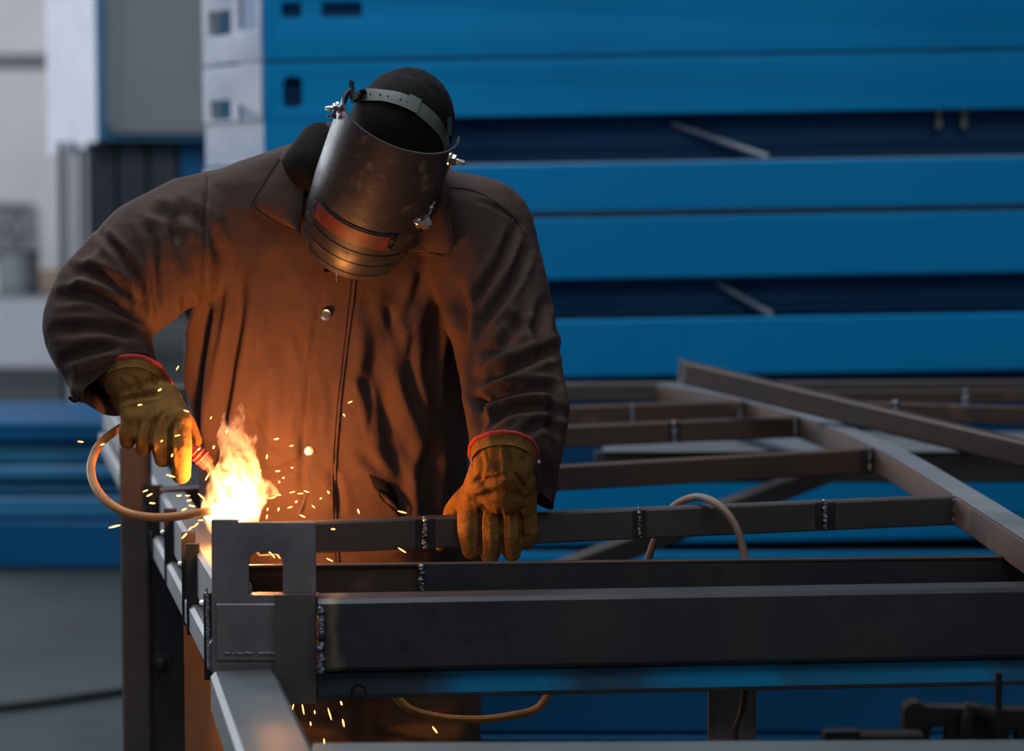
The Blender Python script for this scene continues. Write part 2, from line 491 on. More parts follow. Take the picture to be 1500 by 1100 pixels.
# ---------------- far left: pallet pieces
a = P(30, 440, 22); b = P(95, 395, 22)
t = thing('timber_crate', 'beige timber crate on the floor by the pale back wall', 'crate', (a.x, 22, 0))
for k in range(3):
    z0 = .06 + (b.z - .06) * k / 3; mb = MB(); mb.box((a.x, 22, z0 + .01), (b.x, 22.8, z0 + (b.z - .06) / 3 - .01)); obj('board', mb, 'beige', t)
mb = MB(); mb.box((a.x, 22.05, 0), (b.x, 22.7, .07)); obj('bearer', mb, 'beige', t)
a = P(-30, 462, 19); b = P(80, 440, 19)
mb = MB(); mb.sweep(rect(-1.2, 0, 0, b.z, .02), [(a.x, 19, 0), (b.x + .1, 19, 0)])
tag(obj('sunlit_floor_slab', mb, 'white'), 'low white slab standing for the sunlit floor before the beige crate', 'slab')  # added slab stands for a sunlit strip of floor
a = P(6, 405, 20)
t = thing('steel_drum', 'grey steel drum standing at the far left beside the crate', 'drum', (a.x, 20.6, 0))
h = P(6, 372, 20).z
mb = MB(); mb.lathe((a.x, 20.6, 0), (0, 0, 1), [(.17, 0), (.18, .01), (.18, h * .33), (.19, h * .35), (.18, h * .37), (.18, h * .66), (.19, h * .68), (.18, h * .7), (.18, h)], 20); obj('shell', mb, 'grey_panel', t)
mb = MB(); mb.lathe((a.x, 20.6, h - .01), (0, 0, 1), [(.185, 0), (.19, .02), (.16, .025)], 20); obj('lid', mb, 'wall_dark', t)
mb = MB(); a = P(20, 392, 24); b = P(90, 374, 24)
mb.tube([(a.x, 24, .5), (a.x + .2, 24, .62), (b.x - .1, 24, .52), (b.x + .2, 24, .42)], .06); mb.box((a.x + .1, 23.95, 0), (a.x + .2, 24.05, .6)); mb.box((b.x, 23.95, 0), (b.x + .1, 24.05, .5))
tag(obj('barrier_rail', mb, 'navy'), 'low dark pipe rail behind the beige crate', 'rail')

# ---------------- left: pile of blue panels on the floor
DL = 8.7
ys = [617, 650, 682, 705, 728, 762, 826]
mts = ['blue_dark', 'blue_grey', 'blue_grey', 'blue_grey', 'blue_grey', 'blue_dark']
wd = ['uppermost, darker', 'second from the top', 'third from the top', 'fourth from the top', 'fifth from the top', 'thick bottom']
for i in range(6):
    zt = P(80, ys[i], DL).z; zb = P(80, ys[i + 1], DL).z if i < 5 else 0
    x0 = P(-90, 700, DL).x; x1 = P(212, 700, DL).x
    sh = (0.0, .03, .0, .03, .01, -.02)[i]
    t = thing('blue_panel', '%s blue steel panel in the low pile left of the frame' % wd[i], 'steel panel', (x0, DL, zb), 'blue panels piled on the floor')  # each layer of the pile is a flat blue panel
    mb = MB(); mb.sweep(rect(-.9, 0, .006, zt - zb - .004, .008), [(x0 + sh, DL + sh, zb), (x1 + sh, DL + sh, zb)]); obj('sheet', mb, mts[i], t)
    mb = MB(); mb.sweep(rect(-.89, -.02, 0, .008, .002), [(x0, DL + .02, zb), (x1, DL + .02, zb)]); obj('spacer', mb, 'navy', t)

# ---------------- main stack of blue frames
DS = 7.0
SL = 0.0165
XR = 2.3


def zS(py):
    return P(387, py, DS).z


xL = P(387, 300, DS).x
e0 = Vector((P(302, 300, 7.3).x, 7.3, 0)); e1 = Vector((xL, DS, 0))
eu = (e1 - e0).normalized(); eL = (e1 - e0).length
units = [(-70, 88, 'topmost'), (93, 176, 'second from the top'), (247, 319, 'third from the top'), (327, 418, 'fourth from the top'),
         (477, 561, 'fifth from the top'), (697, 772, 'sixth from the top, half hidden'), (775, 806, 'seventh from the top, slim'), (809, 969, 'lowest')]
gapb = {1: 244, 3: 474, 4: 694}
for i, (y0, y1, w) in enumerate(units):
    zt, zb = zS(y0), zS(y1)
    if i == 7:
        zb = 0.001
    t = thing('blue_steel_frame', '%s long blue steel frame in the stack behind the welder' % w, 'steel frame', (xL, DS, zb), 'blue frames in the tall stack')
    dz = SL * (XR - xL)
    pts = [Vector((xL, DS, zb)), Vector((XR, DS, zb + (dz if i < 7 else 0)))]
    if i in (0, 1):
        hs = []
        h = zt - zb; k = DS / F
        def hx(px): return (px - 387) * k
        if i == 1:
            hs = [rrect(hx(416), hx(444), zS(159) - zb, zS(113) - zb, .018)]
        else:
            hs = [rrect(hx(414), hx(444), zS(27) - zb, zS(4) - zb, .01), rrect(hx(472), hx(532), zS(27) - zb, zS(4) - zb, .01)]
        me = plate([(0, 0), (XR - xL, 0), (XR - xL, h), (0, h)], hs, .012, (xL, DS + .006, zb), (1, 0, SL), (0, 0, 1))
        obj('front_beam', me, 'blue', t)
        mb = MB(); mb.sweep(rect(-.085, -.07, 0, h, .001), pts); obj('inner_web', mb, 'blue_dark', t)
    else:
        mb = MB(); mb.sweep(rect(-.07, 0, 0, zt - zb, .006), pts); obj('front_beam', mb, 'blue', t)
    if i in (1, 3, 6, 7):
        gp = zS(units[i - 1][1]) - zt; mb = MB(); mb.sweep(rect(-.06, -.012, zt - zb, zt - zb + gp - .001, .001), pts); obj('seam_shade_strip', mb, 'navy', t)  # dark strip added to paint the shade in the seam
    back = [p + Vector((0, 1.5, 0)) for p in pts]
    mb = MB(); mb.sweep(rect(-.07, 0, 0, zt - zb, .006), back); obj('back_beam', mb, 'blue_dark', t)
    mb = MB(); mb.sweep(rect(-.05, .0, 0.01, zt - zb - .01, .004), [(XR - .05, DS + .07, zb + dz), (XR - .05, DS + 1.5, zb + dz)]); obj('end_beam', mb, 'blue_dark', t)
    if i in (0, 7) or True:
        mb = MB(); mb.sweep(rect(-1.42, -.08, (zt - zb) * .93 - .02, (zt - zb) * .93, .002), pts); obj('light_block_deck', mb, 'blue_dark', t)  # unseen deck, added to block overhead light from the gaps
    for k in range(4):
        x = xL + .5 + k * .62; z = zb + SL * (x - xL)
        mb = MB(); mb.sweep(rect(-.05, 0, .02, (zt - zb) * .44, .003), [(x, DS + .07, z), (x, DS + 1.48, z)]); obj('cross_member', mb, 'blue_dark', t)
    # sunlit angled end with its openings
    h = zt - zb; gb = gapb.get(i); ext = (zb - zS(gb)) if gb else 0
    holes = []
    if i == 0:
        holes = [rrect(.04, .185, zS(46) - zb, zS(8) - zb, .01), rrect(eL * .64, eL * .93, zS(42) - zb, zS(-20) - zb, .01)]
    elif i == 1:
        holes = [rrect(.05, .18, zS(173) - zb, zS(143) - zb, .01), [(eL * .62, zS(150) - zb), (eL * .97, zS(168) - zb), (eL * .97, .003), (eL * .62, .003)]]
    elif h > .12:
        holes = [rrect(.06, .16, h * .25, h * .75, .01), rrect(eL * .66, eL * .93, h * .25, h * .8, .01)]
    obj('end_plate', plate([(0, 0), (eL, 0), (eL, h), (0, h)], holes, .012, (e0.x, e0.y, zb + .001), eu, (0, 0, 1)), 'end_glare', t)
    mb = MB(); w_ = Vector((eu.y, -eu.x, 0))
    q0 = e0 - w_ * .12; q1 = e1 - w_ * .12
    mb.sweep(rect(-.01, 0, 0, h, .001), [(q0.x, q0.y, zb), (q1.x, q1.y, zb)]); obj('end_web', mb, 'blue_dark', t)
    if ext:
        bl = thing('spacer_block', 'blue spacer block under the %s frame, at its left corner' % w, 'block', (xL, DS, zb - ext), 'spacer blocks between the blue frames')
        mb = MB(); mb.sweep(rect(-.06, 0, -ext, -.001, .003), [(xL, DS, zb), (xL + .32, DS, zb + SL * .32)]); obj('block', mb, 'blue', bl)
        mb = MB(); mb.sweep(rect(-.05, 0, -ext, -.001, .003), [(e0.x, e0.y, zb), (e1.x, e1.y, zb)]); obj('end_block', mb, 'end_glare', bl)
        ib = thing('inner_rail', 'dark blue rail lying in the gap below the %s frame' % w, 'rail', (xL, DS + .3, zb - ext), 'rails in the gaps of the stack')
        mb = MB()
        mb.sweep(rect(-.06, 0, -ext, -.001, .004), [(xL + .05, DS + .15, zb), (XR - .1, DS + .15, zb + SL * (XR - .1 - xL))]); obj('web', mb, 'blue_dark', ib)
        mb = MB()
        mb.sweep(rect(-.05, .012, -ext * .75, -ext * .70, .002), [(xL + .05, DS + .15, zb), (XR - .1, DS + .15, zb + SL * (XR - .1 - xL))]); obj('flange', mb, 'blue_dark', ib)
for a, b in (((985, 181, 7.125), (1125, 229, 7.03)), ((1050, 414, 7.12), (1131, 460, 7.075))):
    mb = MB(); mb.sweep(rect(-.012, .012, -.006, .006, .002), [P(*a), P(*b)])
    tag(obj('strut', mb, 'white'), 'pale thin strut leaning in the %s dark gap of the blue stack' % ('upper' if a[1] < 300 else 'lower'), 'strut', 'pale struts in the stack')
for i, px in enumerate((1375, 1412)):
    p = P(px, 178, 7.09); mb = MB(); mb.lathe(p + Vector((0, 0, -.045)), (0, 0, 1), [(.004, .02), (.012, .024), (.012, .05), (.008, .055), (.008, .085)], 10)
    tag(obj('bolt_end', mb, 'bolt'), 'small bright bolt end in the upper gap, %s' % ('the left of two' if i == 0 else 'the right of two'), 'bolt', 'bolt ends in the upper gap')

# ---------------- low blue pile under the frame
x0, x1 = P(560, 1060, 5.25).x, 1.9
for i, (z0, z1) in enumerate(((0, .17), (.175, .36))):
    t = thing('blue_panel', '%s blue panel of the low pile beneath the steel frame' % ('bottom' if i == 0 else 'top'), 'steel panel', (x0, 5.25, z0), 'low blue pile beneath the frame')
    mb = MB(); mb.sweep(rect(-.55, 0, 0, z1 - z0, .006), [(x0, 5.25, z0), (x1, 5.25, z0)]); obj('web', mb, 'blue_dark', t)
    mb = MB(); mb.sweep(rect(-.55, .012, z1 - z0 - .012, z1 - z0, .002), [(x0, 5.25, z0), (x1, 5.25, z0)]); obj('flange', mb, 'blue_dark', t)
mb = MB(); a = P(-80, 1046, 6.2); b = P(165, 1022, 6.45)
mb.tube([(a.x, a.y, .012), ((a.x + b.x) / 2, 6.3, .012), (b.x, b.y, .012), (b.x + .3, 6.7, .012)], .012)
tag(obj('floor_cable', mb, 'cable_black'), 'black cable lying across the concrete floor', 'cable')

# ================================================================== THE FRAME BEING WELDED
FR = thing('welded_frame', 'long bare steel frame being welded, with cross bars and slotted end plate', 'steel frame', (-.3, 3.2, 0.7))


def bar(name, p0, p1, w, h, m_, ch=.004, tree=FR):
    mb = MB(); mb.sweep(rect(-w, 0, -h, 0, ch), [p0, p1]); return obj(name, mb, m_, tree)


def front_D(px):
    # the front beam drifts slowly away to the right
    X = (px - CX) / F * 3.2
    return 3.15 + .1 * (X + .25)


# slotted end plate
p0 = P(313, 990, 3.2); k = 3.2 / F
pw, ph = 152 * k, 230 * k
def pu(px): return (px - 313) * k
def pv(py): return (990 - py) * k
obj('end_plate', plate([(0, 0), (pw, 0), (pw, pv(761)), (pu(351), pv(761)), (pu(351), pv(757)), (0, pv(757))],
    [rrect(pu(366), pu(418), pv(869), pv(803), .016, 6, True)], .008, p0, (1, 0, 0), (0, 0, 1)), 'plate_steel', FR)
a = P(313, 990, 3.2)
mb = MB(); mb.sweep(rect(-.05, .0, 0, .008, .002), [(a.x, 3.206, P(313, 885, 3.2).z), (a.x + pw, 3.206, P(313, 885, 3.2).z)]); obj('shelf_lip', mb, 'steel_dark', FR)
mb = MB(); mb.box((a.x, 3.204, a.z), (a.x + .007, 3.29, P(313, 800, 3.2).z)); obj('plate_return', mb, 'steel', FR)
# box plate low on the end plate and the upright angle at its right
mb = MB(); q0 = P(318, 968, 3.19); q1 = P(402, 884, 3.19); mb.sweep(rect(0, .005, 0, q1.z - q0.z, .002), [(q0.x, 3.194, q0.z), (q1.x, 3.194, q0.z)]); obj('cover_plate', mb, 'plate_steel', FR)
for xa, xb in ((330, 372), (382, 402)):
    mb = bead(P(xa, 957, 3.185), P(xb, 957, 3.185), .0028, 9, xa); obj('weld_bead', mb, 'steel_light', FR)
mb = MB(); q0 = P(403, 1032, 3.17); q1 = P(462, 872, 3.17)
mb.box((q0.x, 3.172, q0.z), (q1.x, 3.180, q1.z)); mb.box((q0.x, 3.18, q0.z), (q0.x + .006, 3.194, q1.z)); obj('upright_angle', mb, 'steel_brown2', FR)
mb = bead(P(470, 892, 3.142), P(470, 984, 3.142), .0052, 26, 3); obj('weld_bead', mb, 'weld', FR)
mb = bead(P(303, 862, 3.196), P(306, 975, 3.196), .0024, 36, 4); obj('weld_bead', mb, 'steel_light', FR)


# front beam with heat-tinted end
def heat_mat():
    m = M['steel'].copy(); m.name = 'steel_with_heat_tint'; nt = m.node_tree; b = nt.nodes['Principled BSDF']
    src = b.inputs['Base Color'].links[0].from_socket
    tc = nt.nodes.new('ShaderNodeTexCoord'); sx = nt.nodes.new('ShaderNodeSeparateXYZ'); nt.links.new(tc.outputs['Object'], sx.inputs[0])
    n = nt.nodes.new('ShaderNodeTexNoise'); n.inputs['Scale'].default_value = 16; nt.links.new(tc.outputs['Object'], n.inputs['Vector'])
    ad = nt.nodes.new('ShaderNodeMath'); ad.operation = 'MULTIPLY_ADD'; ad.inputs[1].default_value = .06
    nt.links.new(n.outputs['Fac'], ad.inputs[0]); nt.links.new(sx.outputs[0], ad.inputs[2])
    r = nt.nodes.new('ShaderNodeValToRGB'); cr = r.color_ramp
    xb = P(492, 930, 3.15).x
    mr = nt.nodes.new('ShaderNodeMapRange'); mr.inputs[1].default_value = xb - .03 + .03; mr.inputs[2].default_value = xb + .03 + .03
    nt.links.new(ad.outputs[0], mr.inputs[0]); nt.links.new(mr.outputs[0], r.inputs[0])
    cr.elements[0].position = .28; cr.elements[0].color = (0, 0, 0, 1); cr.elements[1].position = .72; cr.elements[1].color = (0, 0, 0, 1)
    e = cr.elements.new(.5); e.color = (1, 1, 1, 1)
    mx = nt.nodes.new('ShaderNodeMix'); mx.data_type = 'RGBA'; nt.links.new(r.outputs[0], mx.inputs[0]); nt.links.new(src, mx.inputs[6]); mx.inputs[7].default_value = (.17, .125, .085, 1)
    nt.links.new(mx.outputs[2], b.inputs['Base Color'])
    return m


M['steel_heat'] = heat_mat()
b0 = P(466, 883.5, 3.15); b1 = P(1560, 883.5, 3.15)
fb0 = Vector((b0.x, 3.15, .8506)); fb1 = Vector((1.0, 3.275, .8506)) 
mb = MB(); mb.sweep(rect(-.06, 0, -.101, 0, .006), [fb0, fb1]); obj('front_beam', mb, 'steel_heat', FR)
# inner channel behind it: back flange stands higher, with a seam
uc0 = Vector((P(340, 830, 3.33).x, 3.33, .869)); uc1 = Vector((1.0, 3.45, .869))
mid = uc0.lerp(uc1, .195)
mb = MB(); mb.sweep(rect(-.006, 0, -.075, -.002, .001), [uc0 + Vector((0, .012, -.002)), mid + Vector((0, .012, 0))]); obj('channel_web', mb, 'steel_brown', FR)
mb = MB(); mb.sweep(rect(-.006, 0, -.075, 0, .001), [mid, uc1]); obj('channel_web', mb, 'steel', FR)
mb = MB(); mb.sweep(rect(-.004, .008, -.0045, .0, .001), [uc0 + Vector((0, .01, 0)), uc1]); obj('channel_lip', mb, 'steel_brown', FR)
mb = MB(); mb.sweep(rect(-.12, 0, -.006, 0, .001), [fb0 + Vector((0, .06, -.06)), fb1 + Vector((0, .06, -.06))]); obj('channel_floor', mb, 'steel_dark', FR)
mb = bead(mid + Vector((0, -.002, -.004)), mid + Vector((0, -.002, -.05)), .005, 10, 8); obj('weld_bead', mb, 'weld', FR)


# lower flange with the blue stack's reflection painted on in patches
def reflection_mat():
    m = bpy.data.materials.new('steel_with_painted_blue_reflection'); m.use_nodes = True; nt = m.node_tree; b = nt.nodes['Principled BSDF']
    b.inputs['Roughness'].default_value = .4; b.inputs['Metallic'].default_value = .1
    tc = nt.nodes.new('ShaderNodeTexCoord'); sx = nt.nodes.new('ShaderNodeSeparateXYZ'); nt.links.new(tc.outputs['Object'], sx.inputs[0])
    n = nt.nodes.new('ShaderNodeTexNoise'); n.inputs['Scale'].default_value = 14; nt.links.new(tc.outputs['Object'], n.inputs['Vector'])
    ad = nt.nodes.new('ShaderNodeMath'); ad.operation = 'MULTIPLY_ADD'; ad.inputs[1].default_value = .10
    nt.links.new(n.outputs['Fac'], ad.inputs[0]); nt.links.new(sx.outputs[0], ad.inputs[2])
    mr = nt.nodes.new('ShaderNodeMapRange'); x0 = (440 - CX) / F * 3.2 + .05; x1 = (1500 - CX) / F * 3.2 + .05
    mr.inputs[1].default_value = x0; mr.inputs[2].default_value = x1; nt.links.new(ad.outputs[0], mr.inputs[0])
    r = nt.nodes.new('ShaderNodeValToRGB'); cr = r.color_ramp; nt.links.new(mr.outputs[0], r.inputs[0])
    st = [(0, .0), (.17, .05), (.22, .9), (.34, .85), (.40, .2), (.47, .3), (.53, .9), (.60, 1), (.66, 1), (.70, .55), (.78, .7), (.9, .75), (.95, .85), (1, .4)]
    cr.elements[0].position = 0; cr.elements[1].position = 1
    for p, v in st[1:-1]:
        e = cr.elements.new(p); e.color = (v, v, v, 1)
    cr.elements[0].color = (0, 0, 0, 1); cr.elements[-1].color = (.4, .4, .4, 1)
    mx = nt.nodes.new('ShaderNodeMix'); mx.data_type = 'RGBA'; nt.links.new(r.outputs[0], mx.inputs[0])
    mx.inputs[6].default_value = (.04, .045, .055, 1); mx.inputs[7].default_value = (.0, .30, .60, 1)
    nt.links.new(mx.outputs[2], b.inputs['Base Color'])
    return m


M['blue_reflection'] = reflection_mat()
lf0 = Vector((P(440, 1000, 3.18).x, 3.185, .744)); lf1 = Vector((1.0, 3.31, .744))
mb = MB(); mb.sweep([(0, -.034), (0, -.004), (-.006, 0), (-.05, 0), (-.05, -.006), (-.008, -.006), (-.006, -.034)], [lf0, lf1]); obj('bottom_flange', mb, 'blue_reflection', FR)
mb = MB(); mb.sweep(rect(-.05, .003, -.0395, -.034, .001), [lf0, lf1]); obj('flange_edge', mb, 'steel_dark', FR)
for px in (455, 526):
    q = P(px, 1014, 3.19); mb = MB(); mb.lathe(q, (0, -1, 0), [(.011, -.01), (.011, .004), (.009, .007), (.005, .008)], 12); obj('flange_bolt', mb, 'steel_dark', FR)

# left side rail (receding), its lower rail and straps
def railX(D): return -.411 - .23 * (D - 3.2)
ra, rb = 3.21, 6.1
mb = MB(); mb.sweep(rect(0, .05, -.075, 0, .006), [(railX(ra), ra, .865), (railX(rb), rb, .865)]); obj('side_rail', mb, 'steel_light', FR)
mb = MB(); mb.sweep(rect(-.008, .06, -.045, 0, .006), [(railX(ra) - .004, ra, .782), (railX(rb) - .004, rb, .782)]); obj('lower_rail', mb, 'steel_light', FR)
for D, z0, z1, w in ((3.23, .722, .846, .012), (3.50, .735, .875, .012), (3.58, .735, .880, .016), (3.92, .735, .872, .014), (4.22, .735, .875, .014), (4.6, .735, .88, .016), (5.1, .735, .872, .014)):
    x = railX(D); mb = MB()
    mb.box((x - .016, D, z0), (x + .004, D + w, z1)); obj('strap', mb, 'steel_dark', FR)
    mb = MB(); mb.box((x - .006, D + w + .05, .782), (x + .001, D + w + .16, .853)); obj('side_cleat', mb, 'steel_light', FR)
for D in (3.23, 3.58, 3.92):
    x = railX(D); mb = MB(); mb.lathe((x - .016, D + .004, .83), (-1, 0, 0), [(.006, 0), (.006, .004), (.004, .006)], 8); obj('strap_bolt', mb, 'bolt', FR)
# near lower stringer and cross beam in the foreground
n0 = P(303, 993, 3.16); n1 = P(352, 1130, 2.62)
s0 = Vector((-.417, 3.17, .747)); s1 = Vector((-.417 + .2 * .75, 2.42, .747))
mb = MB(); mb.sweep(rect(0, .09, -.06, 0, .007), [s1, s0]); obj('stringer', mb, 'steel_mid', FR)
mb = MB(); mb.sweep(rect(-.07, 0, -.06, 0, .006), [(-.24, 2.715, .7395), (1.2, 2.74, .7405)]); obj('near_beam', mb, 'steel_mid', FR)

# cross bars
M['bar_grey'] = mat('grey_brown_bar_steel', (0.070, 0.055, 0.048), 0.5, 0.3, col2=(0.05, 0.045, 0.044), scale=6, bump=.08, col3=(0.1, 0.065, 0.045), scale3=12)
bp = [(P(380, 768.6, 3.47), P(1403, 727, 3.805), 'bar_grey'),
      (Vector((railX(4.2), 4.2, .872)), P(1282, 657, 4.53), 'steel_brown'),
      (Vector((railX(4.95), 4.93, .875)), P(1171, 610, 5.18), 'steel_brown'),
      (Vector((railX(5.35), 5.38, .88)), P(1092, 587, 5.58), 'steel_brown'),
      ]
for a, b, m_ in bp:
    mb = MB(); mb.sweep(rect(-.03, 0, -.048, 0, .003), [a, b]); obj('cross_bar', mb, m_, FR)
mb = MB(); mb.sweep(rect(-.04, 0, -.05, 0, .004), [(railX(6.1), 6.1, .905), (2.0, 6.2, .917)]); obj('far_rail', mb, 'bar_grey', FR)
mb = MB(); mb.sweep(rect(-.03, 0, -.03, 0, .003), [P(1205, 574, 5.80), P(1560, 571, 5.9)]); obj('cross_bar', mb, 'steel_brown', FR)
mb = MB(); mb.sweep(rect(-.03, 0, -.042, 0, .003), [P(1262, 589, 5.40), P(1560, 598, 5.35)]); obj('cross_bar', mb, 'steel_brown', FR)
# middle rail, slightly bowed
mp = [(.733, 3.20, .911), (.732, 3.32, .911), (.727, 3.87, .911), (.71, 4.53, .911), (.643, 5.18, .911), (.52, 5.75, .909), (.38, 6.12, .908)]
mb = MB(); mb.sweep(rect(0, .05, -.05, 0, .004), catmull(mp, 4)); obj('middle_rail', mb, 'steel_brown', FR)
mb = MB(); mb.sweep(rect(.002, .048, 0, .002, .0006), catmull(mp, 4)); obj('middle_rail_top_light', mb, 'steel_light', FR)  # pale strip paints the overhead light on the brown rail's top
# tack welds along bars
def on_bar(i, px, frac=.5, off=.004):
    a, b, _ = bp[i]
    lo, hi = 0.0, 1.0
    for _k in range(40):
        t = (lo + hi) / 2; q = a.lerp(b, t); x = proj(np.array([q[:]]))[0][0]
        lo, hi = (t, hi) if x < px else (lo, t)
    return a.lerp(b, t)
for i, px in ((0, 622), (0, 936), (0, 1208), (0, 1398), (1, 1274), (2, 988), (2, 1165), (3, 926), (3, 1084)):
    q = on_bar(i, px); mb = bead(q + Vector((0, -.003, .001)), q + Vector((.001, -.003, -.044)), .0042, 15, px); obj('weld_bead', mb, 'weld', FR)
M['heat'] = mat('heat_black', (0.016, 0.014, 0.016), 0.5, 0.3, col2=(0.04, 0.032, 0.03), scale=60)
for i, px, w in ((0, 622, .017), (0, 936, .012), (0, 1208, .019), (2, 988, .016), (1, 1266, .014)):
    a, b, _ = bp[i]; q = on_bar(i, px); dd = (b - a).normalized(); mb = MB()
    mb.sweep(rect(-.0002, .0006, -.0465, -.0015, .0002), [q - dd * w * .9, q + dd * w]); obj('heat_mark', mb, 'heat', FR)
for p, m_ in ((P(1415, 573, 5.83), 'weld'), (P(1312, 591, 5.38), 'weld')):
    mb = bead(p + Vector((0, -.003, 0)), p + Vector((0, -.003, -.035)), .008, 8, 5); obj('weld_bead', mb, m_, FR)
# diagonal brace and grey sheet lower down
mb = MB(); mb.sweep(rect(-.02, .02, -.022, .022, .003), [P(790, 850, 4.55), P(1205, 694, 5.35)]); obj('diagonal_brace', mb, 'bar_grey', FR)
mb = MB(); a = P(1000, 655, 5.5); mb.sweep(rect(-.45, 0, -.004, 0, .001), [(.22, 5.5, .80), (1.9, 5.5, .80)]); obj('tray_sheet', mb, 'steel_light', FR)
mb = MB(); mb.sweep(rect(-.04, 0, -.08, -.004, .003), [(.2, 5.52, .80), (1.9, 5.52, .80)]); obj('tray_edge', mb, 'steel_dark', FR)

# loose tube lying across
lt0 = P(986, 541, 5.30); lt1 = P(1560, 678, 4.55)
LT = thing('loose_tube', 'loose brown square steel tube lying askew across the frame, open end up', 'steel tube', lt0)
d = (lt1 - lt0).normalized(); sd = d.cross(Vector((0, 0, 1))).normalized()


def slant(m):
    """the sawn end is cut aslant, so its mouth can be seen"""
    m.v = [tuple(Vector(v) + d * (.052 * ((Vector(v) - lt0).dot(sd) + .018) / .036)) if (Vector(v) - lt0).length < .05 else v for v in m.v]
    return m


mb = MB(); mb.sweep(rect(-.018, .018, -.025, .025, .004), [lt0, lt1], inner=rect(-.0155, .0155, -.0225, .0225, .004)); obj('tube', slant(mb), 'tube_brown', LT, smooth=False)
mb = MB(); mb.sweep(rect(-.0153, .0153, -.0223, .0223, .004), [lt0 + d * .004, lt0 + d * .3]); obj('mouth_shade_plug', slant(mb), 'iron_black', LT)  # black plug added for the shade inside the tube

# supports
t = thing('trestle_leg', 'dark brown steel angle leg standing at the left of the frame', 'support', (P(197, 700, 4.3).x, 4.3, 0))
xa, xb, xc = P(176, 800, 4.3).x, P(218, 800, 4.3).x, P(270, 800, 4.3).x
zt = P(190, 655, 4.3).z
mb = MB(); mb.sweep(rect(0, .05, 0, xb - xa, .004), [(xa, 4.3, 0), (xa, 4.3, zt)], up=(1, 0, 0)); obj('post', mb, 'steel_brown2', t)
mb = MB(); mb.box((xb - .002, 4.315, 0), (xc, 4.323, .74)); obj('side_plate', mb, 'steel', t)
mb = MB(); mb.box((xc, 4.30, 0), (xc + .004, 4.36, .74)); obj('edge_strip', mb, 'steel_light', t)
q = P(236, 970, 4.315); mb = MB(); mb.lathe(q, (0, -1, 0), [(.022, 0), (.022, .006), (.012, .008), (.012, .02), (.008, .024)], 6); obj('bolt', mb, 'steel_dark', t)
mb = MB(); mb.box((xa - .03, 4.26, 0), (xc + .03, 4.40, .008)); obj('foot_plate', mb, 'steel_dark', t)
xa, xb = P(270, 1000, 3.72).x, P(352, 1000, 3.72).x
mb = MB(); mb.sweep(rect(-.003, 0, 0, .715, .001), [(xa, 3.72, 0.0), (xb, 3.72, 0.0)])
o = obj('rust_sheet', mb, 'rust'); tag(o, 'rust brown steel sheet upright under the side rail, orange in the glow', 'steel sheet')
t = thing('support_post', 'brown and grey angle post under the front beam, beside a hanging cable', 'support', (P(1072, 1060, 3.4).x, 3.4, 0))
xa, xm, xb = P(1036, 1060, 3.42).x, P(1046, 1060, 3.42).x, P(1112, 1060, 3.42).x
zt = .77
mb = MB(); mb.box((xa, 3.40, 0), (xm, 3.408, zt)); obj('brown_flange', mb, 'rust', t)
mb = MB(); mb.add([(xm, 3.40, 0), (xb, 3.43, 0), (xb, 3.438, 0), (xm, 3.408, 0), (xm, 3.40, zt), (xb - .004, 3.43, zt), (xb - .004, 3.438, zt), (xm, 3.408, zt)],
                  [(3, 2, 1, 0), (4, 5, 6, 7), (0, 1, 5, 4), (1, 2, 6, 5), (2, 3, 7, 6), (3, 0, 4, 7)]); obj('grey_flange', mb, 'plate_steel', t)
mb = MB(); mb.box((xa - .03, 3.37, 0), (xb + .03, 3.47, .008)); obj('foot_plate', mb, 'steel_dark', t)

# cables
mb = MB(); mb.tube([P(930, 850, 3.78), P(948, 822, 3.77), P(962, 785, 3.77), P(985, 744, 3.76), P(1020, 728, 3.70), P(1053, 740, 3.63), P(1078, 772, 3.60), P(1092, 822, 3.58), P(1094, 880, 3.55)], .0062)
tag(obj('cable_loop', mb, 'cable_grey'), 'dusty grey brown cable looping over the nearest cross bar', 'cable')
mb = MB(); mb.tube([P(560, 985, 3.42), P(592, 1033, 3.42), P(640, 1050, 3.43), P(700, 1054, 3.45), P(750, 1048, 3.47), P(790, 1035, 3.5), P(815, 990, 3.52)], .0062)
tag(obj('cable_slack', mb, 'cable'), 'orange cable sagging below the front beam before the trousers', 'cable')
mb = MB(); mb.tube([P(1092, 990, 3.36), P(1088, 1035, 3.36), P(1078, 1065, 3.36), P(1076, 1100, 3.36), P(1078, 1160, 3.36)], .005)
tag(obj('hanging_cable', mb, 'cable_black'), 'black cable hanging down in front of the angle post', 'cable')

# dark clamp on the near beam, lower right
t = thing('bench_clamp', 'black steel clamp on the near beam, with arched openings', 'clamp', P(1420, 1088, 2.8))
k = 2.85 / F; q = P(1322, 1092, 2.85)
def u_(px): return (px - 1322) * k
def v_(py): return (1092 - py) * k
obj('body', plate([(u_(1322), 0), (u_(1322), v_(1034)), (u_(1330), v_(1026)), (u_(1342), v_(1024)), (u_(1356), v_(1032)), (u_(1415), v_(1033)), (u_(1420), v_(1030)), (u_(1438), v_(1032)), (u_(1445), v_(1036)), (u_(1530), v_(1036)), (u_(1530), 0)],
    [rrect(u_(1358), u_(1386), v_(1090), v_(1059), .009), rrect(u_(1476), u_(1490), v_(1086), v_(1064), .004)], .03, (q.x, 2.85, q.z), (1, 0, 0), (0, 0, 1)), 'iron_black', t)
mb = MB(); mb.tube([P(1417, 1090, 2.82), P(1418, 1060, 2.82), P(1425, 1034, 2.82)], .009); mb.tube([P(1432, 1040, 2.82), P(1452, 1052, 2.82), P(1466, 1090, 2.82)], .008); obj('jaw', mb, 'iron_black', t)
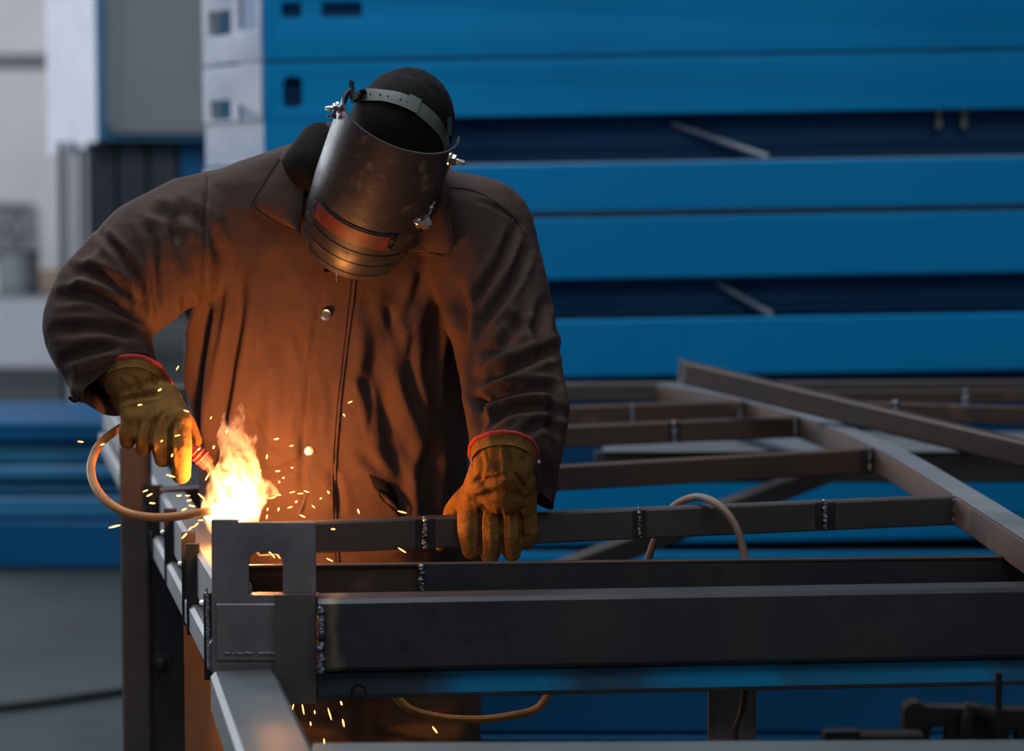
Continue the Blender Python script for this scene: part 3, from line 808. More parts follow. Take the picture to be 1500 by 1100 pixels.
mb = MB(); mb.tube([P(1463, 985, 2.84), P(1463, 1050, 2.84), P(1470, 1090, 2.84)], .0045); obj('screw', mb, 'iron_black', t)
mb = MB(); mb.sweep(rect(-.03, 0, 0, .013, .003), [P(1207, 1091.5, 2.8), P(1352, 1090.5, 2.8)])
mb.sweep(rect(-.02, 0, .012, .016, .001), [P(1209, 1091, 2.8), P(1260, 1090, 2.8)])
tag(obj('flat_bar', mb, 'iron_black'), 'short dark flat bar lying on the near beam beside the clamp', 'steel bar')

# ================================================================== PERSON
PE = thing('person', 'person in brown work jacket, gloves and welding mask, bent over the frame', 'person', (-.22, 3.98, 0))


def ring(cx, py, D, hw, b, n=40, e=2.4):
    c = P(cx, py, D); a = hw * D / F; out = []
    for k in range(n):
        t = 2 * math.pi * k / n; ct, st = math.cos(t), math.sin(t)
        out.append(c + Vector((a * math.copysign(abs(ct) ** (2 / e), ct), b * math.copysign(abs(st) ** (2 / e), st), 0)))
    return out


rings = [ring(*r) for r in (
    (495, 945, 3.97, 188, .19), (492, 830, 3.94, 192, .215), (490, 720, 3.91, 196, .215), (486, 620, 3.88, 202, .20), (482, 520, 3.86, 208, .185),
    (480, 430, 3.84, 216, .175), (488, 360, 3.81, 228, .165), (490, 305, 3.79, 232, .15), (487, 268, 3.78, 208, .13), (498, 236, 3.77, 146, .11), (535, 205, 3.75, 92, .09), (545, 180, 3.74, 80, .08))]
jb = MB(); jb.loft(rings)
LA = [(330, 325, 3.76), (285, 350, 3.73), (226, 378, 3.68), (152, 445, 3.655), (142, 480, 3.645), (160, 532, 3.61), (182, 560, 3.60), (200, 586, 3.58)]
LR = [.085, .101, .098, .087, .086, .072, .060, .050]
RA = [(650, 320, 3.74), (698, 345, 3.72), (728, 440, 3.68), (747, 540, 3.62), (758, 600, 3.58), (757, 650, 3.55)]
RR = [.08, .095, .088, .083, .081, .074]
jb.chain([P(*p) for p in LA], LR); jb.chain([P(*p) for p in RA], RR)
jb.chain([P(757, 650, 3.55), P(766, 720, 3.57), P(771, 768, 3.59)], [.072, .050, .042])
jb.chain([P(150, 352, 3.69), P(190, 352, 3.69)], [.020, .035]); jb.chain([P(232, 318, 3.70), P(250, 330, 3.70)], [.035, .05]); jb.chain([P(98, 402, 3.65), P(110, 430, 3.65)], [.012, .03]); jb.chain([P(86, 470, 3.62), P(100, 500, 3.61)], [.022, .03]); jb.chain([P(122, 570, 3.57), P(140, 560, 3.57)], [.022, .03]); jb.chain([P(812, 500, 3.64), P(795, 500, 3.64)], [.012, .03]); jb.chain([P(820, 600, 3.6), P(800, 600, 3.6)], [.014, .03])
jm = fused(jb, .0055, 6, .5)


def cut(me, p, nrm, rad, lip=.012, shrink=.12):
    """cut an opening: remove what lies beyond the plane near p, and turn the edge in. returns the edge loop"""
    p = Vector(p); nrm = Vector(nrm).normalized(); bm = bmesh.new(); bm.from_mesh(me)
    fs = [f for f in bm.faces if (f.calc_center_median() - p).length < rad]
    geom = set(fs)
    for f in fs:
        geom.update(f.edges); geom.update(f.verts)
    r = bmesh.ops.bisect_plane(bm, geom=list(geom), plane_co=p, plane_no=nrm, clear_outer=True)
    ed = [e for e in bm.edges if e.is_boundary and (e.verts[0].co - p).length < rad * 1.3]
    loop = []
    if ed:
        adj = {}
        for e in ed:
            a, b = e.verts; adj.setdefault(a, []).append(b); adj.setdefault(b, []).append(a)
        seen = set()
        for e in ed:
            v = e.verts[0]; one = []
            while v and v not in seen:
                seen.add(v); one.append(v.co.copy()); v = next((w for w in adj[v] if w not in seen), None)
            if len(one) > len(loop):
                loop = one
        c = sum(loop, Vector()) / len(loop)
        ex = bmesh.ops.extrude_edge_only(bm, edges=ed)
        nv = [g for g in ex['geom'] if isinstance(g, bmesh.types.BMVert)]
        for v in nv:
            v.co += (c - v.co) * shrink * .4
        e2 = [g for g in ex['geom'] if isinstance(g, bmesh.types.BMEdge) and g.is_boundary]
        ex = bmesh.ops.extrude_edge_only(bm, edges=e2)
        for v in [g for g in ex['geom'] if isinstance(g, bmesh.types.BMVert)]:
            v.co += (c - v.co) * shrink - nrm * lip * 3
    bm.to_mesh(me); bm.free(); me.update()
    me.polygons.foreach_set('use_smooth', [True] * len(me.polygons))
    return loop


def rumple(V):
    out = np.empty(len(V))
    for i, (x, y, z) in enumerate(V):
        out[i] = .006 * noise.noise((x * 9, y * 9, z * 5)) + .0028 * noise.noise((x * 26 + 5, y * 26, z * 15))
    return out


K = [
    # left of the body
    ([(303, 262), (300, 330), (298, 400), (302, 440)], .005, 3), ([(304, 425), (296, 500), (290, 580), (292, 690)], .016, 7),
    ([(352, 385), (348, 460), (334, 540), (322, 620), (312, 690)], .016, 9), ([(330, 300), (330, 400), (320, 480)], .005, 12),
    ([(398, 360), (405, 450), (398, 540)], .008, 13), ([(425, 390), (428, 480), (420, 560), (415, 640)], .006, 12),
    ([(385, 560), (372, 660), (385, 760)], .007, 13), ([(262, 500), (275, 450), (270, 430)], .01, 7),
    ([(478, 408), (471, 440), (456, 520), (450, 600), (442, 690), (448, 760)], .006, 4),
    # right of the body
    ([(585, 405), (570, 480), (556, 550), (572, 620), (600, 680), (612, 710)], .011, 15), ([(610, 480), (598, 540), (612, 590), (632, 620)], .006, 9),
    ([(640, 440), (632, 510), (640, 580), (650, 640)], .008, 11), ([(668, 400), (674, 470), (664, 540), (670, 640)], .018, 10),
    ([(540, 430), (545, 520), (530, 600)], .006, 10), ([(560, 640), (590, 710), (600, 770)], .008, 10), ([(640, 640), (625, 720), (640, 800)], .012, 11),
    ([(520, 660), (560, 690), (590, 740)], .006, 8), ([(555, 800), (610, 780), (650, 800)], .006, 8), ([(620, 390), (610, 440), (590, 480)], .007, 8),
    ([(455, 560), (440, 620), (452, 680)], .006, 8), ([(450, 668), (410, 690), (380, 690)], .005, 6), ([(458, 668), (490, 705), (500, 760)], .006, 6),
    ([(560, 440), (585, 500), (580, 560)], .004, 6), ([(430, 470), (445, 530), (440, 580)], .004, 6), ([(480, 540), (488, 600), (480, 650)], .003, 5), ([(520, 540), (540, 580), (545, 640)], .004, 6), ([(360, 600), (380, 640), (420, 660)], .004, 6),
    # left sleeve
    ([(136, 332), (176, 372), (203, 415), (213, 480)], .011, 6), ([(200, 312), (222, 350), (226, 400), (232, 470)], .009, 6), ([(215, 300), (250, 320), (262, 360)], .01, 8),
    ([(98, 398), (140, 402), (180, 425), (205, 460)], .013, 8), ([(76, 440), (125, 432), (175, 450), (212, 476)], .011, 8), ([(72, 486), (125, 480), (180, 486), (218, 492)], .010, 8),
    ([(86, 530), (130, 512), (180, 505)], .010, 7), ([(108, 566), (140, 545), (178, 528)], .010, 7), ([(150, 350), (120, 380), (95, 430)], .006, 8), ([(240, 300), (300, 330), (330, 390)], .007, 10),
    ([(270, 290), (262, 340), (275, 400)], .006, 9),
    # right sleeve
    ([(758, 322), (735, 380), (700, 430), (680, 465)], .010, 7), ([(772, 360), (752, 410), (722, 455), (700, 480)], .012, 7), ([(690, 290), (740, 310), (765, 335)], .004, 3),
    ([(690, 560), (740, 540), (790, 520), (826, 505)], .015, 8), ([(686, 596), (735, 574), (780, 566), (822, 570)], .014, 7),
    ([(700, 628), (745, 600), (790, 596), (832, 612)], .012, 7), ([(760, 640), (795, 620), (826, 640)], .011, 7), ([(700, 520), (740, 500), (770, 450)], .009, 8), ([(800, 430), (790, 490), (815, 530)], .010, 8),
    ([(800, 560), (812, 590), (806, 640)], .009, 7), ([(782, 650), (800, 690), (795, 735)], .009, 6), ([(730, 460), (770, 480), (800, 470)], .006, 8),
    ([(695, 640), (705, 600), (690, 570)], .01, 6),
]
crease(jm, K, True, rumple)
cut(jm, P(187, 562, 3.59), Vector((.50, -.62, -.52)), .11)
v1 = P(806, 748, 3.60) - P(690, 655, 3.50); v2 = Vector((0, 1, -.35)); nn_ = v1.cross(v2)
cut(jm, P(748, 700, 3.55), nn_ if nn_.z < 0 else -nn_, .16)
JK = obj('jacket', jm, 'jacket', PE, sharp=0)
JT = bvh(jm)
# placket, collar, pockets and snaps
rows = between([(474, 398), (472, 440), (459, 520), (454, 600), (446, 690), (452, 760), (466, 850)], [(522, 398), (518, 440), (507, 520), (498, 600), (492, 690), (493, 760), (498, 850)], 9)
obj('placket', patch(JT, rows, .0045, .006), 'jacket', JK)


def seam(name, pts, r=.0011, off=.001, m_='stitch', parent=JK, tree=None, fb=3.7):
    q = catmull([(x, y, 0) for x, y in pts], 6)
    mb = MB(); mb.tube([hit(tree or JT, p[0], p[1], off, fb) for p in q], r, n=6, sub=1); return obj(name, mb, m_, parent)


seam('seam', [(516, 400), (511, 440), (502, 520), (493, 600), (487, 690), (488, 760), (493, 850)], off=.006)
seam('seam', [(658, 274), (690, 278), (720, 292), (752, 318), (770, 345)])
seam('seam', [(303, 258), (300, 330), (299, 400), (303, 440)])
seam('seam', [(752, 320), (735, 370), (705, 420), (682, 455)])
# collar wings
lw = between([(462, 206), (452, 235), (444, 290), (440, 345)], [(416, 222), (392, 258), (368, 303), (436, 338)], 10, 5)
obj('collar', patch(JT, lw, .020, .012, 3.56, .010), 'jacket', JK)
rw = between([(648, 248), (640, 290), (620, 330), (585, 366)], [(652, 256), (657, 300), (660, 368), (592, 372)], 10, 5)
obj('collar', patch(JT, rw, .016, .010, 3.6, .008), 'jacket', JK)
seam('collar_edge', [(410, 232), (390, 262), (368, 303), (400, 326), (438, 341)], .0013, .024, 'stitch')
seam('collar_edge', [(656, 270), (659, 368), (630, 371), (588, 371)], .0013, .020, 'stitch')
for px, py in ((478, 461), (453, 660)):
    p = hit(JT, px, py, .005); mb = MB()
    mb.lathe(p, (-.1, -1, -.05), [(.0085, -.003), (.0095, .002), (.0085, .0045), (.0065, .0035), (.003, .004)], 18); obj('snap_button', mb, 'bolt', JK)
# torn hole with the dark lining
tr = [[(541 + 3 * i + j * 4.5 + 2 * random.uniform(-1, 1), 702 + i * 8 + (j - 3) * (1.8 + .5 * i) + 2 * random.uniform(-1, 1)) for j in range(9)] for i in range(6)]
obj('torn_lining', patch(JT, tr, .0012, .004), 'jacket_dark', JK)
fl = [[(552 + 6 * i + j * 3, 716 + i * 5 + j * 4 + random.uniform(-2, 2)) for j in range(6)] for i in range(5)]
obj('torn_flap', patch(JT, fl, .007, .003, bulge=.003), 'jacket', JK)
# zip end showing at the waist
mb = MB()
for i in range(14):
    t_ = i / 13; p = hit(JT, 450 - 14 * t_, 720 + 36 * t_, .008)
    mb.ball(p, .0022, .0016, .0011, n=6, m=4)
obj('zip_teeth', mb, 'bolt', JK)
# cuff tab and press stud
p = hit(JT, 116, 583, .0); mb = MB(); mb.tube([p, p + Vector((-.006, -.006, -.004)), p + Vector((-.014, -.006, .002))], .003); obj('cuff_tab', mb, 'jacket_dark', JK)
p = P(789, 676, 3.485); mb = MB(); mb.lathe(p, (.2, -1, .1), [(.004, -.006), (.0045, 0), (.003, .0025)], 10); obj('cuff_stud', mb, 'bolt', JK)


# body: one continuous skinned figure inside the clothes
def skinned(joints, edges, root=0, sub=1):
    me = bpy.data.meshes.new('body'); me.from_pydata([tuple(j[0]) for j in joints], edges, [])
    o = bpy.data.objects.new('tmp', me); C.objects.link(o)
    o.modifiers.new('s', 'SKIN')
    for d_, j in zip(me.skin_vertices[0].data, joints):
        r = j[1]; d_.radius = r if isinstance(r, tuple) else (r, r)
    me.skin_vertices[0].data[root].use_root = True
    sb = o.modifiers.new('b', 'SUBSURF'); sb.levels = sub; sb.render_levels = sub
    out = bpy.data.meshes.new_from_object(o.evaluated_get(bpy.context.evaluated_depsgraph_get()))
    bpy.data.objects.remove(o); out.polygons.foreach_set('use_smooth', [True] * len(out.polygons))
    return out


hd = P(590, 200, 3.63)
J = [((-.25, 4.02, .80), (.12, .10)), (P(488, 640, 3.93), (.12, .10)), (P(488, 450, 3.85), (.14, .10)), (P(500, 330, 3.80), (.15, .08)), (P(545, 250, 3.74), .055),
     (P(570, 225, 3.67), .06), (hd + Vector((-.01, -.03, -.035)), (.068, .08)), (hd + Vector((0.01, 0, .02)), (.06, .07)),
     (P(330, 330, 3.75), .05), (P(226, 388, 3.69), .042), (P(148, 470, 3.66), .036), (P(188, 560, 3.60), .028),
     (P(660, 330, 3.75), .05), (P(730, 440, 3.68), .047), (P(755, 580, 3.6), .04), (P(750, 680, 3.53), .03),
     ((-.33, 4.02, .74), .08), ((-.335, 3.98, .45), .055), ((-.335, 4.06, .10), .04), ((-.335, 3.95, .04), .035),
     ((-.17, 4.02, .74), .08), ((-.155, 3.98, .45), .055), ((-.15, 4.06, .10), .04), ((-.15, 3.95, .04), .035)]
E = [(0, 1), (1, 2), (2, 3), (3, 4), (4, 5), (5, 6), (6, 7), (3, 8), (8, 9), (9, 10), (10, 11), (3, 12), (12, 13), (13, 14), (14, 15), (0, 16), (16, 17), (17, 18), (18, 19), (0, 20), (20, 21), (21, 22), (22, 23)]
obj('body', skinned(J, E), 'skin', PE, sharp=0)
tb = MB()
tb.chain([(-.335, 4.02, .74), (-.335, 3.98, .45), (-.335, 4.05, .10)], [.115, .088, .075]); tb.chain([(-.165, 4.02, .74), (-.15, 3.98, .45), (-.15, 4.05, .10)], [.115, .100, .078])
tb.chain([(-.33, 4.02, .80), (-.17, 4.02, .80)], [.13, .13])
tm = fused(tb, .009, 5)
crease(tm, [([(430, 1040), (470, 1060), (510, 1050)], .008, 9), ([(560, 1035), (620, 1060), (690, 1055)], .01, 10), ([(540, 1080), (600, 1090), (640, 1100)], .008, 9)], True)
obj('trousers', tm, 'trouser', PE, sharp=0)
for x in (-.335, -.15):
    mb = MB(); mb.chain([(x, 4.06, .13), (x, 4.06, .06)], [.055, .05]); mb.chain([(x, 4.06, .05), (x, 3.93, .045), (x, 3.86, .04)], [.048, .045, .038])
    mb.box((x - .045, 3.83, 0), (x + .045, 4.11, .03)); obj('boot', fused(mb, .008, 3), 'boot', PE, sharp=0)

# ---- gloves
def glove(chains, voxel=.0026, folds=()):
    mb = MB()
    for pts, r in chains:
        mb.chain([P(*p) for p in pts], r, n=16)
    me = fused(mb, voxel, 3, .5)

    def tiny(V):
        return np.array([.0012 * noise.noise((x * 55, y * 55, z * 55)) + .0022 * noise.noise((x * 22, y * 22, z * 22)) for x, y, z in V])
    crease(me, folds, True, tiny)
    return me


def hem(parent, loop, r=.0034):
    q = loop[::3] + [loop[0]]
    mb = MB(); mb.tube(q, r, n=8, sub=2); return obj('hem', mb, 'hem', parent)


# hand on the bar
g = glove([
    ([(738, 640, 3.50), (738, 668, 3.50), (740, 692, 3.508), (738, 712, 3.52)], [.056, .052, .044, .043]),
    ([(716, 700, 3.51), (716, 704, 3.512)], [.034, .034]), ([(757, 700, 3.51), (757, 704, 3.512)], [.032, .032]),
    ([(712, 705, 3.52), (686, 742, 3.548)], [.032, .0195]), ([(730, 702, 3.51), (716, 738, 3.54)], [.034, .0185]),
    ([(748, 704, 3.51), (746, 740, 3.54)], [.034, .018]), ([(760, 708, 3.52), (771, 748, 3.545)], [.030, .0165]),
    ([(686, 742, 3.548), (686, 776, 3.545), (690, 806, 3.555)], [.0185, .0175, .0145]),
    ([(718, 738, 3.54), (719, 785, 3.54), (718, 814, 3.556)], [.0165, .0146, .0145]),
    ([(748, 740, 3.54), (749, 780, 3.54), (750, 809, 3.556)], [.0165, .0148, .0148]),
    ([(772, 748, 3.545), (776, 775, 3.55), (772, 793, 3.565)], [.0155, .0142, .0130]),
    ([(706, 716, 3.54), (676, 733, 3.575), (664, 748, 3.62), (652, 790, 3.635), (645, 798, 3.628)], [.026, .016, .015, .013, .010]),
], folds=[
    ([(690, 698), (712, 704), (740, 700)], .004, 4), ([(742, 652), (746, 680), (745, 700)], .004, 4), ([(690, 712), (702, 700), (708, 690)], .004, 3), ([(750, 690), (762, 705), (772, 722)], .004, 3),
    ([(684, 735), (730, 722), (770, 728)], .003, 5), ([(704, 742), (703, 775), (704, 815)], .006, 3), ([(733, 742), (734, 775), (735, 815)], .005, 3), ([(762, 745), (763, 775), (762, 800)], .005, 3), ([(700, 660), (706, 680), (704, 695)], .003, 4)])
lpL = cut(g, P(738, 668, 3.50), (.02, .62, .78), .10, .006, .06)
GL = obj('glove', g, 'glove', PE, sharp=0)
hem(GL, lpL); GL['label'] = 'glove gripping the cross bar'






# hand holding the torch
g = glove([
    ([(187, 512, 3.62), (195, 547, 3.590), (208, 568, 3.595), (214, 590, 3.575)], [.053, .051, 0.0391, 0.0423]), ([(190, 575, 3.590), (196, 590, 3.580)], [0.0275, 0.0296]), ([(226, 565, 3.595), (232, 578, 3.590)], [0.0233, 0.0275]),
    ([(200, 580, 3.570), (196, 612, 3.545)], [0.0317, 0.0212]), ([(216, 585, 3.570), (214, 612, 3.538)], [0.0317, 0.0201]), ([(230, 585, 3.570), (238, 612, 3.535)], [0.0296, 0.0201]), ([(240, 588, 3.570), (262, 618, 3.535)], [0.0296, 0.0201]),
    ([(198, 605, 3.545), (187, 632, 3.538), (187, 646, 3.555)], [0.0175, 0.0150, 0.0127]),
    ([(216, 608, 3.538), (209, 640, 3.528), (211, 656, 3.545)], [0.0180, 0.0148, 0.0127]),
    ([(238, 610, 3.535), (234, 650, 3.522), (238, 672, 3.538)], [0.0190, 0.0164, 0.0138]),
    ([(260, 614, 3.535), (265, 655, 3.520), (265, 694, 3.528)], [0.0196, 0.0178, 0.0159]),
    ([(244, 600, 3.590), (272, 622, 3.600), (284, 645, 3.595)], [0.0275, 0.0169, 0.0132]),
], folds=[
    ([(170, 590), (200, 582), (245, 575)], .004, 4), ([(205, 616), (199, 640), (198, 656)], .006, 3), ([(228, 606), (221, 640), (222, 670)], .007, 3), ([(251, 616), (249, 650), (251, 690)], .007, 3),
    ([(180, 545), (200, 560), (206, 580)], .003, 4), ([(222, 530), (226, 556), (238, 575)], .003, 4), ([(240, 600), (230, 620), (226, 640)], .004, 3), ([(262, 612), (250, 630), (248, 650)], .003, 3), ([(280, 625), (283, 660), (281, 700)], .003, 2)])
lpR = cut(g, P(197, 560, 3.595), (-.05, .66, .70), .11, .006, .06)
GR = obj('glove', g, 'glove', PE, sharp=0)
hem(GR, lpR); GR['label'] = 'glove holding the torch'

# ---- welding mask
A = Vector((.345, -.50, .795)).normalized()
Fd = (Vector((-.02, -1, 0)) - A * A.dot(Vector((-.02, -1, 0)))).normalized()
Sd = A.cross(Fd)
if Sd.x < 0:
    Sd = -Sd
TOP = P(588, 173, 3.52)
R0, LEN = .0955, .243


def shell(th, v, extra=0.0):
    """th: angle from the middle of the face, v: 0 at brow edge, 1 at chin"""
    r = R0 * np.interp(v, [0, .25, .55, .8, .93, 1], [.985, 1.0, .985, .94, .87, .79]) + extra
    fl = .94
    dip = .012 * math.cos(th)
    return TOP - A * (LEN * v * (1 + .06 * math.cos(th)) + (1 - v) * 0) + Sd * (r * math.sin(th)) + Fd * (r * fl * math.cos(th))


MK = None
n, m_ = 44, 30
vs = []; fs = []
TM = math.radians(104)
for side, ex in ((0, 0), (1, -.0035)):
    for i in range(m_ + 1):
        for j in range(n + 1):
            v = i / m_; th = -TM + 2 * TM * j / n
            vs.append(shell(th, v, ex))
q = (n + 1) * (m_ + 1)
for i in range(m_):
    for j in range(n):
        a, b, c, d = i * (n + 1) + j, i * (n + 1) + j + 1, (i + 1) * (n + 1) + j + 1, (i + 1) * (n + 1) + j
        fs += [(a, b, c, d), (q + d, q + c, q + b, q + a)]
edge = list(range(n + 1)) + [(i + 1) * (n + 1) + n for i in range(m_)] + [m_ * (n + 1) + j for j in range(n - 1, -1, -1)] + [i * (n + 1) for i in range(m_ - 1, 0, -1)]
for a, b in zip(edge, edge[1:] + edge[:1]):
    fs.append((b, a, q + a, q + b))
MK = obj('welding_mask', MB().add(vs, fs), 'mask', PE, sharp=50)
MK['label'] = 'worn black welding mask'


def on_shell(th0, th1, v0, v1, ext, thick, nn=20, mm=3, name='ridge', material='mask', rim=None):
    mb = MB(); vs = []; fs = []
    for e in (ext, ext - thick):
        for i in range(mm + 1):
            for j in range(nn + 1):
                vs.append(shell(math.radians(th0 + (th1 - th0) * j / nn), v0 + (v1 - v0) * i / mm, e))
    q = (nn + 1) * (mm + 1)
    for i in range(mm):
        for j in range(nn):
            a, b, c, d = i * (nn + 1) + j, i * (nn + 1) + j + 1, (i + 1) * (nn + 1) + j + 1, (i + 1) * (nn + 1) + j
            fs += [(a, b, c, d), (q + d, q + c, q + b, q + a)]
    ed = list(range(nn + 1)) + [(i + 1) * (nn + 1) + nn for i in range(mm)] + [mm * (nn + 1) + j for j in range(nn - 1, -1, -1)] + [i * (nn + 1) for i in range(mm - 1, 0, -1)]
    for a, b in zip(ed, ed[1:] + ed[:1]):
        fs.append((b, a, q + a, q + b))
    return obj(name, mb.add(vs, fs), material, MK, sharp=40)


on_shell(-50, 44, .60, .74, .002, .005, name='lens_surround')
on_shell(-44, 36, .612, .715, .0036, .003, name='lens_frame', material='red_frame')
for v0 in (.775, .865):
    on_shell(-62, 58, v0, v0 + .022, .0014, .004, name='ridge')
on_shell(-70, 64, .955, .999, .0014, .004, name='chin_rim')
for th, v in ((-46, .635), (-46, .70), (40, .635), (40, .70)):
    p = shell(math.radians(th), v, .003); d = (p - shell(math.radians(th), v, 0)).normalized()
    mb = MB(); mb.lathe(p, d, [(.0035, -.002), (.0035, .002), (.002, .003)], 10); obj('rivet', mb, 'cable_black', MK)


def bolt(p, d, s=1.0, m_='bolt', n=1):
    mb = MB(); d = Vector(d).normalized()
    mb.lathe(p, d, [(.011 * s, -.001), (.011 * s, .002), (.007 * s, .002), (.007 * s, .003)], 16)
    mb.lathe(p + d * .003 * s, d, [(.008 * s, 0), (.0085 * s, .001), (.0085 * s, .006 * s), (.007 * s, .007 * s)], 6)
    mb.lathe(p + d * .008 * s, d, [(.004 * s, 0), (.004 * s, .014 * s), (.003 * s, .016 * s)], 10)
    return obj('pivot_bolt', mb, m_, MK)


dR = (Sd + Vector((0, 0, -.15))).normalized()
bolt(P(659, 233, 3.49), (.95, -.2, -.25), 1.0)
bolt(P(495, 157, 3.50), (-.9, -.2, -.1), .8)
bolt(P(491, 169, 3.50), (-.9, -.2, -.1), .5, 'steel_dark')
# side clamp (wing nut) and its wire
mb = MB(); p = P(622, 326, 3.50)
mb.lathe(p, (.8, -.3, .35), [(.006, -.014), (.006, -.004), (.012, -.004), (.012, .006), (.009, .008)], 6); mb.ball(p + Vector((-.008, -.002, .002)), .009, .006, .007)
obj('wing_nut', mb, 'bolt', MK)
mb = MB(); mb.tube([P(624, 318, 3.50), P(630, 312, 3.495), P(632, 304, 3.495), P(637, 296, 3.5)], .0022, n=6); mb.ball(P(632, 304, 3.494), .004)
obj('wire', mb, 'bolt', MK)
mb = MB()
for i in range(6):
    mb.ball(P(493, 401 + 2.2 * i, 3.545), .0014, n=6, m=4)
obj('bead_chain', mb, 'bolt', MK)
# small brow tabs
for px, py in ((513, 133), (657, 187)):
    mb = MB(); p = P(px, py, 3.55); mb.sweep(rect(-.0015, .0015, -.012, .016, .0005), [p, p + Vector((.003, .03, 0))]); obj('brow_tab', mb, 'steel', MK)

# ---- cap and headband
rot = Matrix((Sd, -Fd, A)).transposed()
cc = P(587, 190, 3.63)
cb = MB(); cb.ball(cc, .0815, .100, .098, n=36, m=24, rot=rot)
cm = cb.mesh('cap'); crease(cm, [([(600, 101), (615, 112), (640, 140)], .003, 4), ([(560, 112), (590, 106), (620, 118)], .0025, 4), ([(530, 128), (580, 118), (640, 150)], .002, 4)], False)
CP = obj('cap', cm, 'black', PE, sharp=0); CT = bvh(cm)
hbw = between([(514, 139), (530, 131), (552, 130), (589, 136), (619, 151), (643, 172), (656, 196), (659, 222)], [(514, 152), (532, 148), (562, 148), (596, 159), (622, 177), (641, 196), (649, 210), (650, 228)], 4, 6)
HB = obj('headband', patch(CT, hbw, .006, .002, 3.56), 'band', MK, sharp=40)
for t_ in np.linspace(.12, .52, 8):
    r = hbw[int(t_ * (len(hbw) - 1))]; x = (r[1][0] + r[2][0]) / 2; y = (r[1][1] + r[2][1]) / 2
    p = hit(CT, x, y, .0062, 3.56); mb = MB(); mb.lathe(p, (0, -1, .3), [(.0018, -.001), (.0018, .0006)], 8); obj('adjuster_hole', mb, 'cable_black', MK)
bk = between([(601, 137), (618, 146)], [(595, 158), (610, 166)], 3, 4); obj('band_buckle', patch(CT, bk, .009, .004, 3.55), 'band', MK)
# dark hood at the nape
mb = MB(); mb.chain([P(470, 215, 3.70), P(450, 250, 3.66)], [.04, .045]); mb.chain([P(560, 235, 3.72), P(520, 300, 3.66)], [.07, .06]); mb.chain([P(600, 290, 3.68), P(560, 340, 3.65)], [.055, .045])
obj('neck_hood', fused(mb, .006, 4), 'jacket_dark', PE, sharp=0)

# ================================================================== TORCH, ARC, SMOKE, SPARKS
TO = thing('welding_torch', 'red handled welding torch with orange looped cable in the gloved hand', 'torch', P(262, 640, 3.550))
mb = MB(); mb.tube([P(255, 632, 3.555), P(275, 655, 3.552), P(292, 668, 3.550), P(306, 682, 3.550)], 1, radii=[.008, .009, .0125, .0105]); obj('handle', mb, 'torch_red', TO)
for t_ in (286, 291, 296):
    mb = MB(); q = P(t_, 664 + (t_ - 288) * .85, 3.550); mb.lathe(q, (.7, 0, -.7), [(.012, -.0015), (.0138, 0), (.012, .0015)], 14); obj('grip_ring', mb, 'torch_red', TO)
mb = MB(); mb.tube([P(304, 680, 3.550), P(312, 696, 3.550), P(320, 712, 3.550)], 1, radii=[.0085, .007, .005]); obj('nozzle', mb, 'steel_dark', TO)
mb = MB(); mb.tube([P(318, 710, 3.550), P(332, 732, 3.550), P(341, 744, 3.550)], .0016, n=6); obj('electrode', mb, 'weld', TO)
mb = MB(); mb.tube([P(225, 612, 3.58), P(196, 618, 3.60), P(168, 632, 3.58), P(143, 655, 3.54), P(133, 690, 3.49), P(148, 726, 3.44), P(185, 751, 3.40), P(240, 758, 3.40), P(300, 750, 3.43), P(330, 750, 3.53), P(352, 765, 3.58)], .0066, n=12); obj('cable', mb, 'cable', TO)

AR = thing('welding_arc', 'blinding yellow white arc glowing on top of the slotted end plate', 'welding arc', P(345, 752, 3.45))
mb = MB()
for px, py, rx, rz in ((318, 749, 16, 10), (336, 745, 18, 9), (356, 746, 16, 8), (372, 749, 10, 7), (307, 754, 8, 10), (326, 752, 20, 8)):
    k = 3.45 / F; mb.ball(P(px, py, 3.45), rx * k, .012, rz * k, n=14, m=10)
obj('arc_core', fused(mb, .002, 3), 'arc', AR, sharp=0)
l = bpy.data.lights.new('arc_light', 'POINT'); l.energy = 12; l.color = (1.0, .34, .085); l.shadow_soft_size = .018
lo = bpy.data.objects.new('arc_light', l); C.objects.link(lo); lo.location = P(350, 729, 3.505)
l = bpy.data.lights.new('added_spark_glow', 'POINT'); l.energy = 1.5; l.color = (1.0, .40, .10); l.shadow_soft_size = .03  # added fill standing for spark glow, lights the sheet under the rail
lo = bpy.data.objects.new('added_spark_glow', l); C.objects.link(lo); lo.location = P(400, 900, 3.5)


